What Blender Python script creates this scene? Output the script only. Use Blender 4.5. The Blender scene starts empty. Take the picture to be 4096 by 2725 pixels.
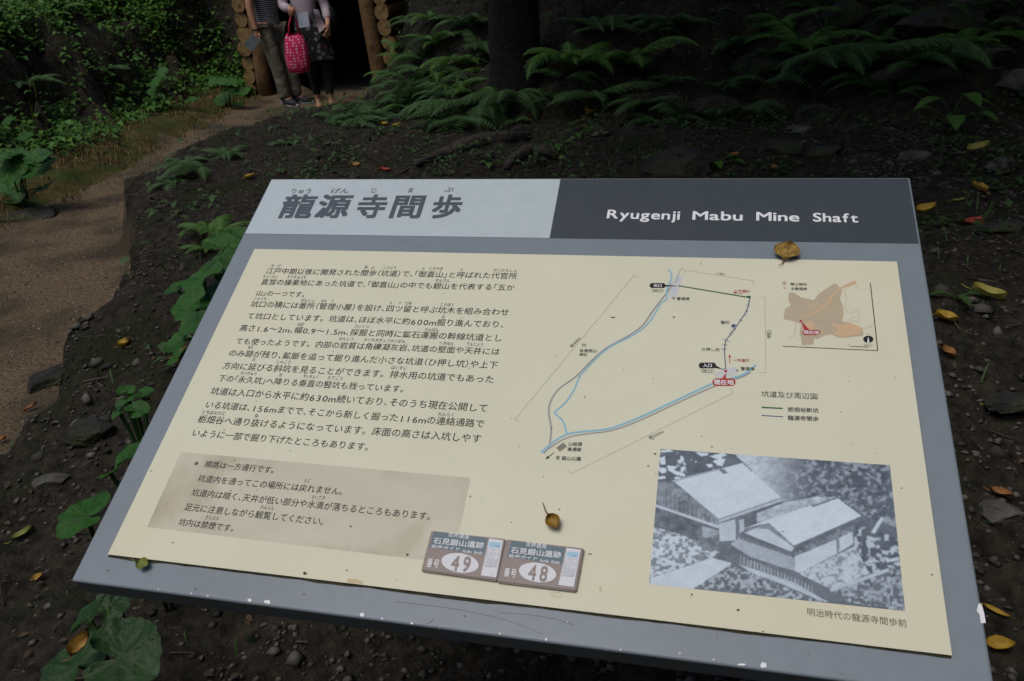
import bpy, bmesh, math
import numpy as np
from mathutils import Vector, Matrix

# ------------------------------------------------------------------ camera, sky, sun, exposure
SC = bpy.context.scene
COL = SC.collection
R = math.radians
CAMP = np.array([0.2367507, -0.6433715, 1.4147626])
RC = np.array([[0.97311221, 0.22187139, -0.06185236],
               [0.04330816, -0.43999577, -0.89695492],
               [-0.22622341, 0.87015907, -0.43777410]])      # rows: camera right, down, forward
FPX = 3244.776                                               # focal length in pixels of a 4096 px wide picture
cam = bpy.data.cameras.new('camera')
camo = bpy.data.objects.new('camera', cam)
COL.objects.link(camo)
camo.matrix_world = Matrix(((RC[0][0], -RC[1][0], -RC[2][0], CAMP[0]),
                            (RC[0][1], -RC[1][1], -RC[2][1], CAMP[1]),
                            (RC[0][2], -RC[1][2], -RC[2][2], CAMP[2]), (0, 0, 0, 1)))
cam.sensor_width = 36.0
cam.lens = FPX / 4096 * 36.0
cam.clip_start = 0.02
cam.clip_end = 500
cam.dof.use_dof = True
cam.dof.focus_distance = 1.5
cam.dof.aperture_fstop = 16
SC.camera = camo

SUN_EL, SUN_AZ = R(66), R(-150)      # light falls from high behind the camera's left shoulder
w = bpy.data.worlds.new('World')
SC.world = w
w.use_nodes = True
wn = w.node_tree
sky = wn.nodes.new('ShaderNodeTexSky')
sky.sky_type = 'NISHITA'
sky.sun_disc = False
sky.sun_elevation = SUN_EL
sky.sun_rotation = SUN_AZ
sky.dust_density = 3.0
wn.links.new(sky.outputs[0], wn.nodes['Background'].inputs[0])
wn.nodes['Background'].inputs[1].default_value = 0.13
sl = bpy.data.lights.new('sun', 'SUN')
sl.energy = 1.0
sl.angle = R(25)
sl.color = (1.0, 0.96, 0.90)
so = bpy.data.objects.new('sun', sl)
COL.objects.link(so)
sd = Vector((math.sin(SUN_AZ) * math.cos(SUN_EL), math.cos(SUN_AZ) * math.cos(SUN_EL), math.sin(SUN_EL)))
so.rotation_euler = sd.to_track_quat('Z', 'Y').to_euler()
so.location = (0, 0, 20)
SC.view_settings.view_transform = 'Standard'
SC.view_settings.look = 'None'
SC.view_settings.gamma = 1
SC.view_settings.exposure = 0.13

rng = np.random.RandomState(11)


# ------------------------------------------------------------------ helpers
def link(o, parent=None):
    COL.objects.link(o)
    if parent is not None:
        o.parent = parent
    return o


def empty(name, loc=(0, 0, 0), rz=0.0):
    o = bpy.data.objects.new(name, None)
    o.location = loc
    o.rotation_euler = (0, 0, rz)
    o.empty_display_size = 0.1
    return link(o)


def tag(o, label=None, cat=None, group=None, kind=None):
    for k, v in (('label', label), ('category', cat), ('group', group), ('kind', kind)):
        if v:
            o[k] = v
    return o


class MB:
    """collects vertices and faces; build() links them as one mesh object"""

    def __init__(self):
        self.v, self.f, self.m, self.n = [], [], [], 0

    def add(self, verts, faces, mi=0):
        verts = np.asarray(verts, float).reshape(-1, 3)
        self.v.append(verts)
        self.f.extend([tuple(int(i) + self.n for i in f) for f in faces])
        self.m.extend([mi] * len(faces))
        self.n += len(verts)
        return self

    def box(self, c, s, rot=None, mi=0):
        k = np.array([(x, y, z) for x in (-.5, .5) for y in (-.5, .5) for z in (-.5, .5)]) * np.array(s)
        if rot is not None:
            k = k @ np.array(rot).T
        return self.add(k + np.array(c), [(0, 1, 3, 2), (4, 6, 7, 5), (0, 4, 5, 1), (2, 3, 7, 6), (0, 2, 6, 4), (1, 5, 7, 3)], mi)

    def tube(self, P, r, n=8, caps=True, mi=0, jit=0.0, rs=None):
        P = np.asarray(P, float)
        r = np.broadcast_to(np.asarray(r, float), (len(P),))
        T = np.gradient(P, axis=0)
        T /= np.linalg.norm(T, axis=1)[:, None] + 1e-12
        up = np.array([0, 0, 1.0]) if abs(T[0][2]) < .9 else np.array([1.0, 0, 0])
        rings = []
        a = np.linspace(0, 2 * np.pi, n, endpoint=False)
        for i in range(len(P)):
            s = np.cross(T[i], up)
            s /= np.linalg.norm(s) + 1e-12
            q = np.cross(s, T[i])
            up = q
            rad = np.full(n, r[i])
            if jit and rs is not None:
                rad = rad * (1 + jit * (rs.rand(n) - .5))
            rings.append(P[i] + rad[:, None] * (np.cos(a)[:, None] * s + np.sin(a)[:, None] * q))
        V = np.concatenate(rings)
        F = []
        for i in range(len(P) - 1):
            for j in range(n):
                k = (j + 1) % n
                F.append((i * n + j, i * n + k, (i + 1) * n + k, (i + 1) * n + j))
        if caps:
            F.append(tuple(range(n - 1, -1, -1)))
            F.append(tuple((len(P) - 1) * n + j for j in range(n)))
        return self.add(V, F, mi)

    def build(self, name, mats, parent=None, smooth=False):
        me = bpy.data.meshes.new(name)
        V = np.concatenate(self.v) if self.v else np.zeros((0, 3))
        me.from_pydata(V.tolist(), [], self.f)
        mats = mats if isinstance(mats, (list, tuple)) else [mats]
        for m in mats:
            me.materials.append(m)
        if len(mats) > 1:
            me.polygons.foreach_set('material_index', self.m)
        if smooth:
            me.polygons.foreach_set('use_smooth', [True] * len(me.polygons))
        me.update()
        return link(bpy.data.objects.new(name, me), parent)


def quads_mesh(name, V, F, mat, parent=None, smooth=False):
    """fast build from numpy arrays; F is (n,3) or (n,4)"""
    me = bpy.data.meshes.new(name)
    k = F.shape[1]
    me.vertices.add(len(V))
    me.vertices.foreach_set('co', np.asarray(V, np.float32).ravel())
    me.loops.add(F.size)
    me.loops.foreach_set('vertex_index', np.asarray(F, np.int32).ravel())
    me.polygons.add(len(F))
    me.polygons.foreach_set('loop_start', np.arange(0, F.size, k, dtype=np.int32))
    me.polygons.foreach_set('loop_total', np.full(len(F), k, np.int32))
    if smooth:
        me.polygons.foreach_set('use_smooth', np.ones(len(F), bool))
    me.materials.append(mat)
    me.update(calc_edges=True)
    return link(bpy.data.objects.new(name, me), parent)


def vnoise(x, y, seed=0):
    """smooth value noise, 0..1, on arrays"""
    xi, yi = np.floor(x).astype(np.int64), np.floor(y).astype(np.int64)
    fx, fy = x - xi, y - yi
    fx, fy = fx * fx * (3 - 2 * fx), fy * fy * (3 - 2 * fy)

    def h(a, b):
        n = (a * 374761393 + b * 668265263 + seed * 1442695041) & 0x7fffffff
        n = ((n ^ (n >> 13)) * 1274126177) & 0x7fffffff
        n = n ^ (n >> 16)
        return (n & 0xffff) / 65535.0
    return ((h(xi, yi) * (1 - fx) + h(xi + 1, yi) * fx) * (1 - fy) + (h(xi, yi + 1) * (1 - fx) + h(xi + 1, yi + 1) * fx) * fy)


def fbm(x, y, seed=0, o=4):
    s, a, t = 0, .5, 0
    for i in range(o):
        s = s + a * vnoise(x * 2 ** i, y * 2 ** i, seed + i)
        t += a
        a *= .55
    return s / t


def S(t):
    t = np.clip(t, 0, 1)
    return t * t * (3 - 2 * t)


# ------------------------------------------------------------------ materials
def mat(name, c1, c2=None, scale=8.0, rough=0.7, bump=0.0, bscale=None, detail=6, spec=0.3, island=None,
        trans=0.0, metal=0.0, c3=None, s3=1.0, t3=(.5, .6), coord='Object'):
    """Principled surface; colour runs between c1 and c2 through a noise, c3 in a second coarser noise as patches"""
    m = bpy.data.materials.new(name)
    m.use_nodes = True
    nt = m.node_tree
    N, L = nt.nodes, nt.links
    b = N['Principled BSDF']
    b.inputs['Roughness'].default_value = rough
    b.inputs['Specular IOR Level'].default_value = spec
    b.inputs['Metallic'].default_value = metal
    tc = N.new('ShaderNodeTexCoord')
    col = None
    if c2 is None:
        b.inputs['Base Color'].default_value = (*c1, 1)
    else:
        if island:
            g = N.new('ShaderNodeNewGeometry')
            fac = g.outputs['Random Per Island']
        else:
            n = N.new('ShaderNodeTexNoise')
            n.inputs['Scale'].default_value = scale
            n.inputs['Detail'].default_value = detail
            L.new(tc.outputs[coord], n.inputs['Vector'])
            mr = N.new('ShaderNodeMapRange')
            mr.inputs[1].default_value = .32
            mr.inputs[2].default_value = .68
            L.new(n.outputs[0], mr.inputs[0])
            fac = mr.outputs[0]
        mx = N.new('ShaderNodeMix')
        mx.data_type = 'RGBA'
        L.new(fac, mx.inputs[0])
        mx.inputs[6].default_value = (*c1, 1)
        mx.inputs[7].default_value = (*c2, 1)
        col = mx.outputs[2]
        if c3 is not None:
            n3 = N.new('ShaderNodeTexNoise')
            n3.inputs['Scale'].default_value = s3
            n3.inputs['Detail'].default_value = 5
            L.new(tc.outputs[coord], n3.inputs['Vector'])
            m3 = N.new('ShaderNodeMapRange')
            m3.inputs[1].default_value, m3.inputs[2].default_value = t3
            L.new(n3.outputs[0], m3.inputs[0])
            mx3 = N.new('ShaderNodeMix')
            mx3.data_type = 'RGBA'
            L.new(m3.outputs[0], mx3.inputs[0])
            L.new(col, mx3.inputs[6])
            mx3.inputs[7].default_value = (*c3, 1)
            col = mx3.outputs[2]
        L.new(col, b.inputs['Base Color'])
    if bump:
        n2 = N.new('ShaderNodeTexNoise')
        n2.inputs['Scale'].default_value = bscale or scale * 3
        n2.inputs['Detail'].default_value = 5
        L.new(tc.outputs[coord], n2.inputs['Vector'])
        bp = N.new('ShaderNodeBump')
        bp.inputs['Strength'].default_value = bump
        bp.inputs['Distance'].default_value = 0.02
        L.new(n2.outputs[0], bp.inputs['Height'])
        L.new(bp.outputs[0], b.inputs['Normal'])
    if trans:
        t = N.new('ShaderNodeBsdfTranslucent')
        ms = N.new('ShaderNodeMixShader')
        ms.inputs[0].default_value = trans
        L.new(b.outputs[0], ms.inputs[1])
        L.new(t.outputs[0], ms.inputs[2])
        if col is not None:
            L.new(col, t.inputs[0])
        else:
            t.inputs[0].default_value = (*c1, 1)
        L.new(ms.outputs[0], N['Material Output'].inputs[0])
    return m


def ring_mat():
    """sawn log end: pale wood with darker growth rings"""
    m = mat('log_end_wood', (.25, .165, .065), (.13, .078, .030), 18, rough=.85, bump=.4, c3=(.08, .045, .018), s3=9, t3=(.58, .66))
    return m


M = {}
M['soil'] = mat('forest_soil', (.0085, .0080, .0058), (.035, .0300, .0215), 26, rough=.95, bump=1.0, bscale=55, spec=.15,
                c3=(.015, .018, .007), s3=2.4, t3=(.56, .70))
M['path'] = mat('path_gravel', (.070, .050, .029), (.185, .138, .088), 60, rough=.95, bump=.9, bscale=90, spec=.1,
                c3=(.052, .043, .029), s3=2.2, t3=(.46, .62))
M['verge'] = mat('mossy_verge', (.035, .031, .013), (.095, .070, .028), 30, rough=.95, bump=.9, bscale=80, spec=.1,
                 c3=(.04, .055, .014), s3=3, t3=(.45, .6))
M['pebble'] = mat('pebbles', (.0135, .013, .0108), (.105, .097, .082), rough=.85, island=True)
M['pathpeb'] = mat('path_pebbles', (.035, .030, .024), (.23, .19, .145), rough=.9, island=True)
M['rock'] = mat('dark_rock', (.010, .010, .0088), (.036, .0345, .030), 9, rough=.9, bump=.9, bscale=22, c3=(.03, .036, .014), s3=3)
M['palerock'] = mat('pale_rock', (.035, .034, .030), (.11, .105, .092), 12, rough=.85, bump=.6, bscale=30)
M['bark'] = mat('tree_bark', (.0022, .002, .0018), (.0075, .0065, .0055), 18, rough=.95, bump=1.0, bscale=30)
M['bark2'] = mat('grey_bark', (.03, .027, .023), (.065, .058, .05), 22, rough=.95, bump=.8, bscale=40)
M['root'] = mat('root_bark', (.02, .017, .014), (.065, .055, .046), 30, rough=.9, bump=.8, bscale=50)
M['fern'] = mat('fern_green', (.036, .098, .013), (.080, .178, .030), rough=.55, island=True, trans=.25)
M['fern2'] = mat('fern_dark', (.028, .068, .017), (.056, .120, .034), rough=.6, island=True, trans=.2)
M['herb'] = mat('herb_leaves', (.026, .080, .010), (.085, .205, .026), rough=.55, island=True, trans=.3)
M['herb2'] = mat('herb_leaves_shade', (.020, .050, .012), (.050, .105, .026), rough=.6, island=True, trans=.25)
M['grass'] = mat('grass_blades', (.05, .105, .016), (.12, .155, .03), rough=.6, island=True, trans=.3)
M['dry'] = mat('dry_moss_blades', (.09, .062, .02), (.16, .12, .04), rough=.8, island=True)
M['fuki'] = mat('butterbur_leaf', (.020, .088, .010), (.038, .130, .016), 14, rough=.55, bump=.6, bscale=45, trans=.3, c3=(.016, .055, .010), s3=11, t3=(.52, .68))
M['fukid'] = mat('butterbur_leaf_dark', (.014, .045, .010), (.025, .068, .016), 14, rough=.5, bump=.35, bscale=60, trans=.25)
M['canopy'] = mat('canopy_leaves', (.02, .05, .01), (.05, .09, .02), rough=.6, island=True, trans=.2)
M['dleaf'] = mat('dry_yellow_leaf', (.40, .265, .06), (.16, .095, .025), 110, rough=.75, bump=.5, bscale=200)
M['yleaf'] = mat('yellow_leaf', (.44, .30, .035), (.30, .17, .022), 60, rough=.6, trans=.15)
M['yleaf2'] = mat('pale_yellow_leaf', (.34, .30, .07), (.26, .24, .05), 60, rough=.6, trans=.15)
M['bleaf'] = mat('brown_leaf', (.33, .20, .035), (.17, .085, .018), 80, rough=.6)
M['oleaf'] = mat('orange_leaf', (.27, .115, .028), (.14, .06, .018), 60, rough=.7)
M['rleaf'] = mat('red_leaf', (.34, .045, .03), (.18, .03, .02), 60, rough=.7)
M['gleaf'] = mat('green_fallen_leaf', (.17, .20, .035), (.10, .12, .02), 60, rough=.6)
M['log'] = mat('peeled_log', (.17, .098, .040), (.10, .056, .024), 14, rough=.8, bump=.6, c3=(.04, .024, .012), s3=5, t3=(.58, .70))
M['logend'] = ring_mat()
M['tunnel'] = mat('tunnel_rock', (.010, .009, .008), (.03, .027, .024), 6, rough=.95, bump=1.0, bscale=10)


# ------------------------------------------------------------------ the lie of the land
_yr = [-4, .3, 1.0, 1.6, 1.95, 2.75, 3.5, 4.3, 5.2, 5.8, 6.5, 7.2, 8.2, 9.2, 15]
_xr = [-1.3, -1.75, -2.0, -2.05, -2.1, -2.6, -3.15, -3.4, -3.42, -3.35, -3.2, -3.2, -3.5, -3.7, -3.7]
_yl = [-4, 3.4, 4.2, 5, 5.8, 7, 7.8, 9.2, 15]
_xl = [-4.3, -4.15, -4.2, -4.4, -4.65, -5.0, -5.2, -5.5, -5.5]


def path_edges(x, y):
    n = (fbm(x * 3 + 9, y * 3, 5, 3) - .5) * .35
    return np.interp(y, _yl, _xl) + n, np.interp(y, _yr, _xr) + n * .6


def height(x, y):
    x, y = np.asarray(x, float), np.asarray(y, float)
    xl, xr = np.interp(y, _yl, _xl), np.interp(y, _yr, _xr)
    wob = (fbm(x * 2.3, y * 2.3, 1, 4) - .5)
    dr = x - xr + wob * .42 + (fbm(x * 7, y * 7, 13, 3) - .5) * .16
    dl = xl - x + wob * .3
    mound = .32 * S((y - .6) / 1.3) * S((dr + .02) / .16)
    ys = np.interp(x, [-3.5, -2.8, -2.2, -1.6, -.8, 1, 5, 12], [9.2, 7.0, 5.7, 5.2, 5.0, 4.9, 4.6, 4.4])
    back = .52 * np.maximum(0, y - ys + wob * .8) * S(dr / .5)
    side = .5 * S((dr - .1) / .8) * S((y - 6.2) / 1.5)
    left = .10 * S(dl / .3) + .62 * np.maximum(0, dl - .75 + wob * .5) + .45 * S((dl - 1.0 + wob) / .3)
    left = np.where(dl > 0, left, 0)
    hill = 1.5 * np.maximum(0, y - 9.35 + wob * .3)
    drop = -.13 * S((y - 4) / 4)
    rough = (dr > 0) * S(dr / .2) + (dl > 0) * S(dl / .3)
    fine = (fbm(x * 9, y * 9, 7, 4) - .5)
    z = mound + back + side + left + hill + drop + rough * (wob * .10 + fine * .085) + (1 - np.clip(rough, 0, 1)) * fine * .016
    return z


def ray(px, py):
    """direction of sight through a pixel of the 2357 px wide view of the photograph"""
    v = np.array([(px * 1.7378 - 2048) / FPX, (py * 1.7378 - 1362.5) / FPX, 1.0])
    return RC.T @ v


def on_plane(px, py, Y=None, z=None):
    d = ray(px, py)
    s = (z - CAMP[2]) / d[2] if z is not None else (Y - CAMP[1]) / d[1]
    return CAMP + s * d


def hit(px, py, far=30.0):
    """where the ground is seen at a pixel"""
    d = ray(px, py)
    d = d / np.linalg.norm(d)
    t = np.arange(.6, far, .01)
    P = CAMP + t[:, None] * d
    g = P[:, 2] - height(P[:, 0], P[:, 1])
    k = np.argmax(g < 0)
    return P[k] if g[k] < 0 else P[-1]


gx = np.unique(np.concatenate([np.arange(-11, -5.6, .09), np.arange(-5.6, 2.6, .038), np.arange(2.6, 9.5, .09)]))
gy = np.unique(np.concatenate([np.arange(-3, 0, .1), np.arange(0, 7.5, .04), np.arange(7.5, 14, .08)]))
X, Y = np.meshgrid(gx, gy)
Z = height(X, Y)
nx, ny = len(gx), len(gy)
V = np.stack([X.ravel(), Y.ravel(), Z.ravel()], 1)
idx = np.arange(nx * ny).reshape(ny, nx)
F = np.stack([idx[:-1, :-1], idx[:-1, 1:], idx[1:, 1:], idx[1:, :-1]], -1).reshape(-1, 4)
cx, cy, cz = V[F].mean(1).T
pl, pr = path_edges(cx, cy)
hole = (cx > -5.42) & (cx < -3.72) & (cy > 9.32) & (cz < 1.75)
onpath = (cx > pl) & (cx < pr) & (cy < 9.6) & ~hole
verge = (cx <= pl) & (cx > pl - .95 + .5 * fbm(cx * 2, cy * 2, 31)) & (cy > 2.6) & (cy < 9)


def sub(name, mask, m):
    f = F[mask]
    u, inv = np.unique(f, return_inverse=True)
    o = quads_mesh(name, V[u], inv.reshape(f.shape), m, smooth=True)
    return tag(o, kind='structure')


sub('gravel_path', onpath, M['path'])
sub('path_verge', verge & ~onpath & ~hole, M['verge'])
sub('ground', ~onpath & ~hole & ~verge, M['soil'])
# land beyond the detailed part, all round
far = MB()
far.add([(-60, -60, -.2), (60, -60, -.2), (60, -3, -.2), (-60, -3, -.2)], [(0, 1, 2, 3)])
tag(far.build('outer_ground', M['soil']), kind='structure')

# ------------------------------------------------------------------ mine tunnel behind the portal
t = MB()
seg = 14
ring = []
ts = np.linspace(0, 1, 24)
prof = np.array([(-5.32, -.2), (-5.36, .9), (-5.25, 1.7), (-4.6, 1.85), (-3.95, 1.7), (-3.78, .9), (-3.82, -.2)])
tv, tf = [], []
for i in range(seg):
    y = 9.25 + i * .55
    for j, (a, b) in enumerate(prof):
        tv.append((a + .12 * (rng.rand() - .5) * (i > 0), y, b + .12 * (rng.rand() - .5) * (i > 0)))
for i in range(seg - 1):
    for j in range(6):
        a = i * 7 + j
        tf.append((a, a + 1, a + 8, a + 7))
    tf.append((i * 7 + 6, i * 7, (i + 1) * 7, (i + 1) * 7 + 6))
tf.append(tuple((seg - 1) * 7 + j for j in range(7)))
t.add(tv, tf)
tag(t.build('mine_tunnel', M['tunnel']), kind='structure')

# ------------------------------------------------------------------ timbered portal
portal = empty('mine_entrance', (-4.55, 9.2, -.13))
tag(portal, 'mine shaft entrance framed by peeled log posts with stacked log ends either side', 'mine entrance')


def loc(o):          # vertices were written in world coordinates: bring them under the parent's origin
    o.location = -np.array(o.parent.matrix_basis.translation)
    return o


for sx, xb, xt in ((-1, -5.36, -5.22), (1, -3.74, -3.88)):
    k = MB().tube([(xb + (xt - xb) * q, 9.14, -.22 + 2.25 * q) for q in np.linspace(0, 1, 7)], [.095, .096, .094, .092, .09, .09, .088], 14)
    loc(k.build('post', M['log'], portal, True))
lin = MB().tube([(x, 9.12, 2.08 + .01 * math.sin(x * 5)) for x in np.linspace(-5.75, -3.35, 8)], .1, 14)
loc(lin.build('lintel', M['log'], portal, True))
for sx in (-1, 1):
    for i in range(12):
        r = .083 + .010 * rng.rand()
        z = -.07 + i * .172
        x = (-5.545 - .012 * i * -1 if sx < 0 else -3.555 - .012 * i) + .02 * (rng.rand() - .5)
        yo = 9.10 + .05 * rng.rand()
        k = MB()
        n = 18
        a = np.linspace(0, 2 * np.pi, n, endpoint=False)
        rad = r * (1 + .05 * np.cos(2 * a + rng.rand() * 6))
        k.add(np.stack([x + rad * np.cos(a), np.full(n, yo), z + rad * np.sin(a)], 1).tolist() +
              np.stack([x + rad * np.cos(a), np.full(n, yo + 1.1), z + rad * np.sin(a)], 1).tolist(),
              [tuple(range(n))], 1)
        k.f += [(j, (j + 1) % n, n + (j + 1) % n, n + j) for j in range(n)]
        k.m += [0] * n
        loc(k.build('log', [M['log'], M['logend']], portal))
back = MB()
back.box((-5.50, 9.75, .95), (.05, 1.0, 2.3)).box((-3.60, 9.75, .95), (.05, 1.0, 2.3)).box((-4.55, 9.75, 2.0), (2.2, 1.0, .08))
loc(back.build('lining', M['tunnel'], portal))


# ------------------------------------------------------------------ plants: leaf makers
def leaf_scatter(P, size, tilt=.6, shape=.45, seed=0, aim=None, droop=.25):
    """one folded leaf (6 verts, 4 tris) per point; returns V, F"""
    rs = np.random.RandomState(seed)
    n = len(P)
    size = np.broadcast_to(size, (n,)) * (.6 + .8 * rs.rand(n))
    a = rs.rand(n) * 2 * np.pi
    if aim is not None:
        a = aim + (rs.rand(n) - .5) * 2.4
    e = (rs.rand(n) - .35) * tilt
    d = np.stack([np.cos(a) * np.cos(e), np.sin(a) * np.cos(e), np.sin(e)], 1)
    s = np.stack([-np.sin(a), np.cos(a), (rs.rand(n) - .5) * .8], 1)
    s /= np.linalg.norm(s, axis=1)[:, None]
    nrm = np.cross(d, s)
    L = size[:, None]
    wd = L * shape
    v0 = P
    v1 = P + d * L * .45 + s * wd * .5 + nrm * wd * .18
    v2 = P + d * L * .5
    v3 = P + d * L * .45 - s * wd * .5 + nrm * wd * .18
    v4 = P + d * L - nrm * L * droop
    VV = np.stack([v0, v1, v2, v3, v4], 1).reshape(-1, 3)
    b = np.arange(n)[:, None] * 5
    FF = np.stack([b + [0, 2, 1], b + [0, 3, 2], b + [1, 2, 4], b + [2, 3, 4]], 1).reshape(-1, 3)
    return VV, FF


def blade_scatter(P, h, w=.006, seed=0, lean=.6):
    rs = np.random.RandomState(seed)
    n = len(P)
    h = np.broadcast_to(h, (n,)) * (.5 + rs.rand(n))
    a = rs.rand(n) * 2 * np.pi
    o = np.stack([np.cos(a), np.sin(a), 0 * a], 1)
    s = np.stack([-np.sin(a), np.cos(a), 0 * a], 1)
    l = (lean * rs.rand(n))[:, None]
    H = h[:, None]
    up = np.array([0, 0, 1.0])
    m = P + o * H * l * .35 + up * H * .6
    tip = P + o * H * l + up * H * (1 - .35 * l)
    VV = np.stack([P - s * w, P + s * w, m - s * w * .8, m + s * w * .8, tip], 1).reshape(-1, 3)
    b = np.arange(n)[:, None] * 5
    FF = np.stack([b + [0, 1, 3], b + [0, 3, 2], b + [2, 3, 4]], 1).reshape(-1, 3)
    return VV, FF


def scatter(n, x0, x1, y0, y1, dens, seed):
    rs = np.random.RandomState(seed)
    x = x0 + (x1 - x0) * rs.rand(n)
    y = y0 + (y1 - y0) * rs.rand(n)
    k = rs.rand(n) < dens(x, y)
    x, y = x[k], y[k]
    return np.stack([x, y, height(x, y)], 1)


def pix(P):
    c = (P - CAMP) @ RC.T
    return (2048 + FPX * c[:, 0] / c[:, 2]) / 1.7378, (1362.5 + FPX * c[:, 1] / c[:, 2]) / 1.7378


def grow(P, seed, up=.10, spread=.05):
    """lift leaves off the ground into little clumps"""
    rs = np.random.RandomState(seed)
    Q = P.copy()
    Q[:, :2] += (rs.rand(len(P), 2) - .5) * 2 * spread
    Q[:, 2] += up * rs.rand(len(P))
    return Q


# left bank: patchy herbs, bright towards the top, a bare dark overhang in between
def d_left(x, y):
    xl, _ = path_edges(x, y)
    d = xl - x
    patch = fbm(x * 1.7, y * 1.7, 21, 3)
    bare = np.exp(-((d - 1.35 + .5 * (fbm(x, y, 3) - .5)) / .33) ** 2) * (y > 4.6)
    low = np.where(d < 1.0, .30 * S((patch - .50) / .12) * S((d - .25) / .5), 1.0)
    low = np.where(y > 8.9, np.maximum(low, .75 * S((patch - .36) / .2)), low)
    return np.where(d > .05, low * S((patch - .22) / .2) * (1 - .97 * bare * (y < 8.9)), 0)


P = scatter(190000, -9.5, -3.8, 1.5, 12, d_left, 1)
V1, F1 = leaf_scatter(grow(P, 2, .16, .07), .074, .7, .6, 3, aim=-1.0)
tag(quads_mesh('bank_herbs', V1, F1, M['herb']), kind='stuff')
P = scatter(60000, -9.5, -4.6, 3.0, 12, lambda x, y: S((path_edges(x, y)[0] - x - 1.75) / .4) * S((fbm(x * 2, y * 2, 27, 3) - .4) / .2), 28)
V1, F1 = leaf_scatter(grow(P, 29, .22, .08), .085, .5, .5, 30, aim=-1.0)
M['herb3'] = mat('bank_top_leaves', (.040, .098, .012), (.098, .215, .026), rough=.55, island=True, trans=.35)
tag(quads_mesh('bank_top_herbs', V1, F1, M['herb3']), kind='stuff')
P = scatter(50000, -9.5, -4.0, 2.0, 12, lambda x, y: d_left(x, y) * (fbm(x * 2.5, y * 2.5, 8) > .5), 5)
V1, F1 = blade_scatter(P, .17, .004, 6, .9)
tag(quads_mesh('bank_grass', V1, F1, M['grass']), kind='stuff')
P = scatter(26000, -6.5, -3.7, 2.8, 9, lambda x, y: (np.abs(path_edges(x, y)[0] - x - .35) < .5) * S((fbm(x * 3, y * 3, 17) - .4) / .2), 7)
V1, F1 = blade_scatter(P, .045, .003, 8, 1.2)
tag(quads_mesh('dry_moss', V1, F1, M['dry']), kind='stuff')


# right slope and mound: sparser
def d_right(x, y):
    _, xr = path_edges(x, y)
    d = x - xr
    patch = fbm(x * 2.2 + 3, y * 2.2, 41, 3)
    far_ = S((y - 4.4) / 1.5)
    portal_side = S((-1.4 - x) / .8) * S((y - 5.0) / .8)
    return np.where(d > .15, np.clip(S((patch - .5) / .12) * (.20 + .25 * far_) + .8 * portal_side * S((patch - .3) / .2) + .55 * (d < .55) * (y > 2.4) * S((fbm(x * 4, y * 4, 43, 3) - .42) / .15), 0, 1), 0) * (y > 1.4)


P = scatter(34000, -3.8, 8, 1.3, 12.5, d_right, 9)
V1, F1 = leaf_scatter(grow(P, 10, .09), .050, .9, .55, 11)
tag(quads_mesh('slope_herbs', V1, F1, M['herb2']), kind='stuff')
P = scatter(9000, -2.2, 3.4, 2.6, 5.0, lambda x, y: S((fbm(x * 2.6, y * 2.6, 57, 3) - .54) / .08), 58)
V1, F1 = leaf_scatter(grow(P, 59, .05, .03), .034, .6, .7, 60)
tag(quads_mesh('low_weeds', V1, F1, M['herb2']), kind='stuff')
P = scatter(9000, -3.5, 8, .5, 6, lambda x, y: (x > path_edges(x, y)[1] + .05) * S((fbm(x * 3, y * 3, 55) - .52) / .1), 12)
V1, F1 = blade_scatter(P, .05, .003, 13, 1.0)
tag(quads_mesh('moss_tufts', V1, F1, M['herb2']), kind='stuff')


# low fern growth too far off and dark to tell one from the next
def small_ferns(P, seed, L0):
    rs = np.random.RandomState(seed)
    VV, FF, n0 = [], [], 0
    q = np.linspace(.15, 1, 17)
    for p in P:
        L1 = L0 * (.5 + rs.rand())
        for f in range(4 + rs.randint(3)):
            az = rs.rand() * 6.28
            L = L1 * (.6 + .5 * rs.rand())
            r_ = .9 + .5 * rs.rand()
            h = np.array([math.cos(az), math.sin(az), 0])
            s = np.array([-math.sin(az), math.cos(az), 0])
            c = p + (q * L)[:, None] * h + (L * (r_ * .75 * q - (r_ * .6 + .3) * q ** 2))[:, None] * np.array([0, 0, 1.0])
            wv = (L * .30 * np.sin(np.pi * (.1 + .9 * q) ** .8))[:, None]
            for sg in (-1, 1):
                e = c + sg * s * wv + h * wv * .45 - np.array([0, 0, .25]) * wv
                m = (c + e) / 2
                d = h * L * .026
                VV.append(np.stack([c, m + d, e, m - d], 1).reshape(-1, 3))
                FF.append(np.arange(17)[:, None] * 4 + np.array([0, 1, 2, 3]) + n0)
                n0 += 68
    return np.concatenate(VV), np.concatenate(FF)


P = scatter(1500, -3.2, 7, 4.7, 11, lambda x, y: (x > path_edges(x, y)[1] + .3) * ((x > -1.7) | (x > np.interp(y, _yr, _xr) + .75)) * S((y - 4.6) / .8) * (.15 + .85 * (fbm(x * 1.3, y * 1.3, 97, 3) > .48)), 98)
V1, F1 = small_ferns(P, 99, .30)
tag(quads_mesh('fern_undergrowth', V1, F1, M['fern2']), kind='stuff')

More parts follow.
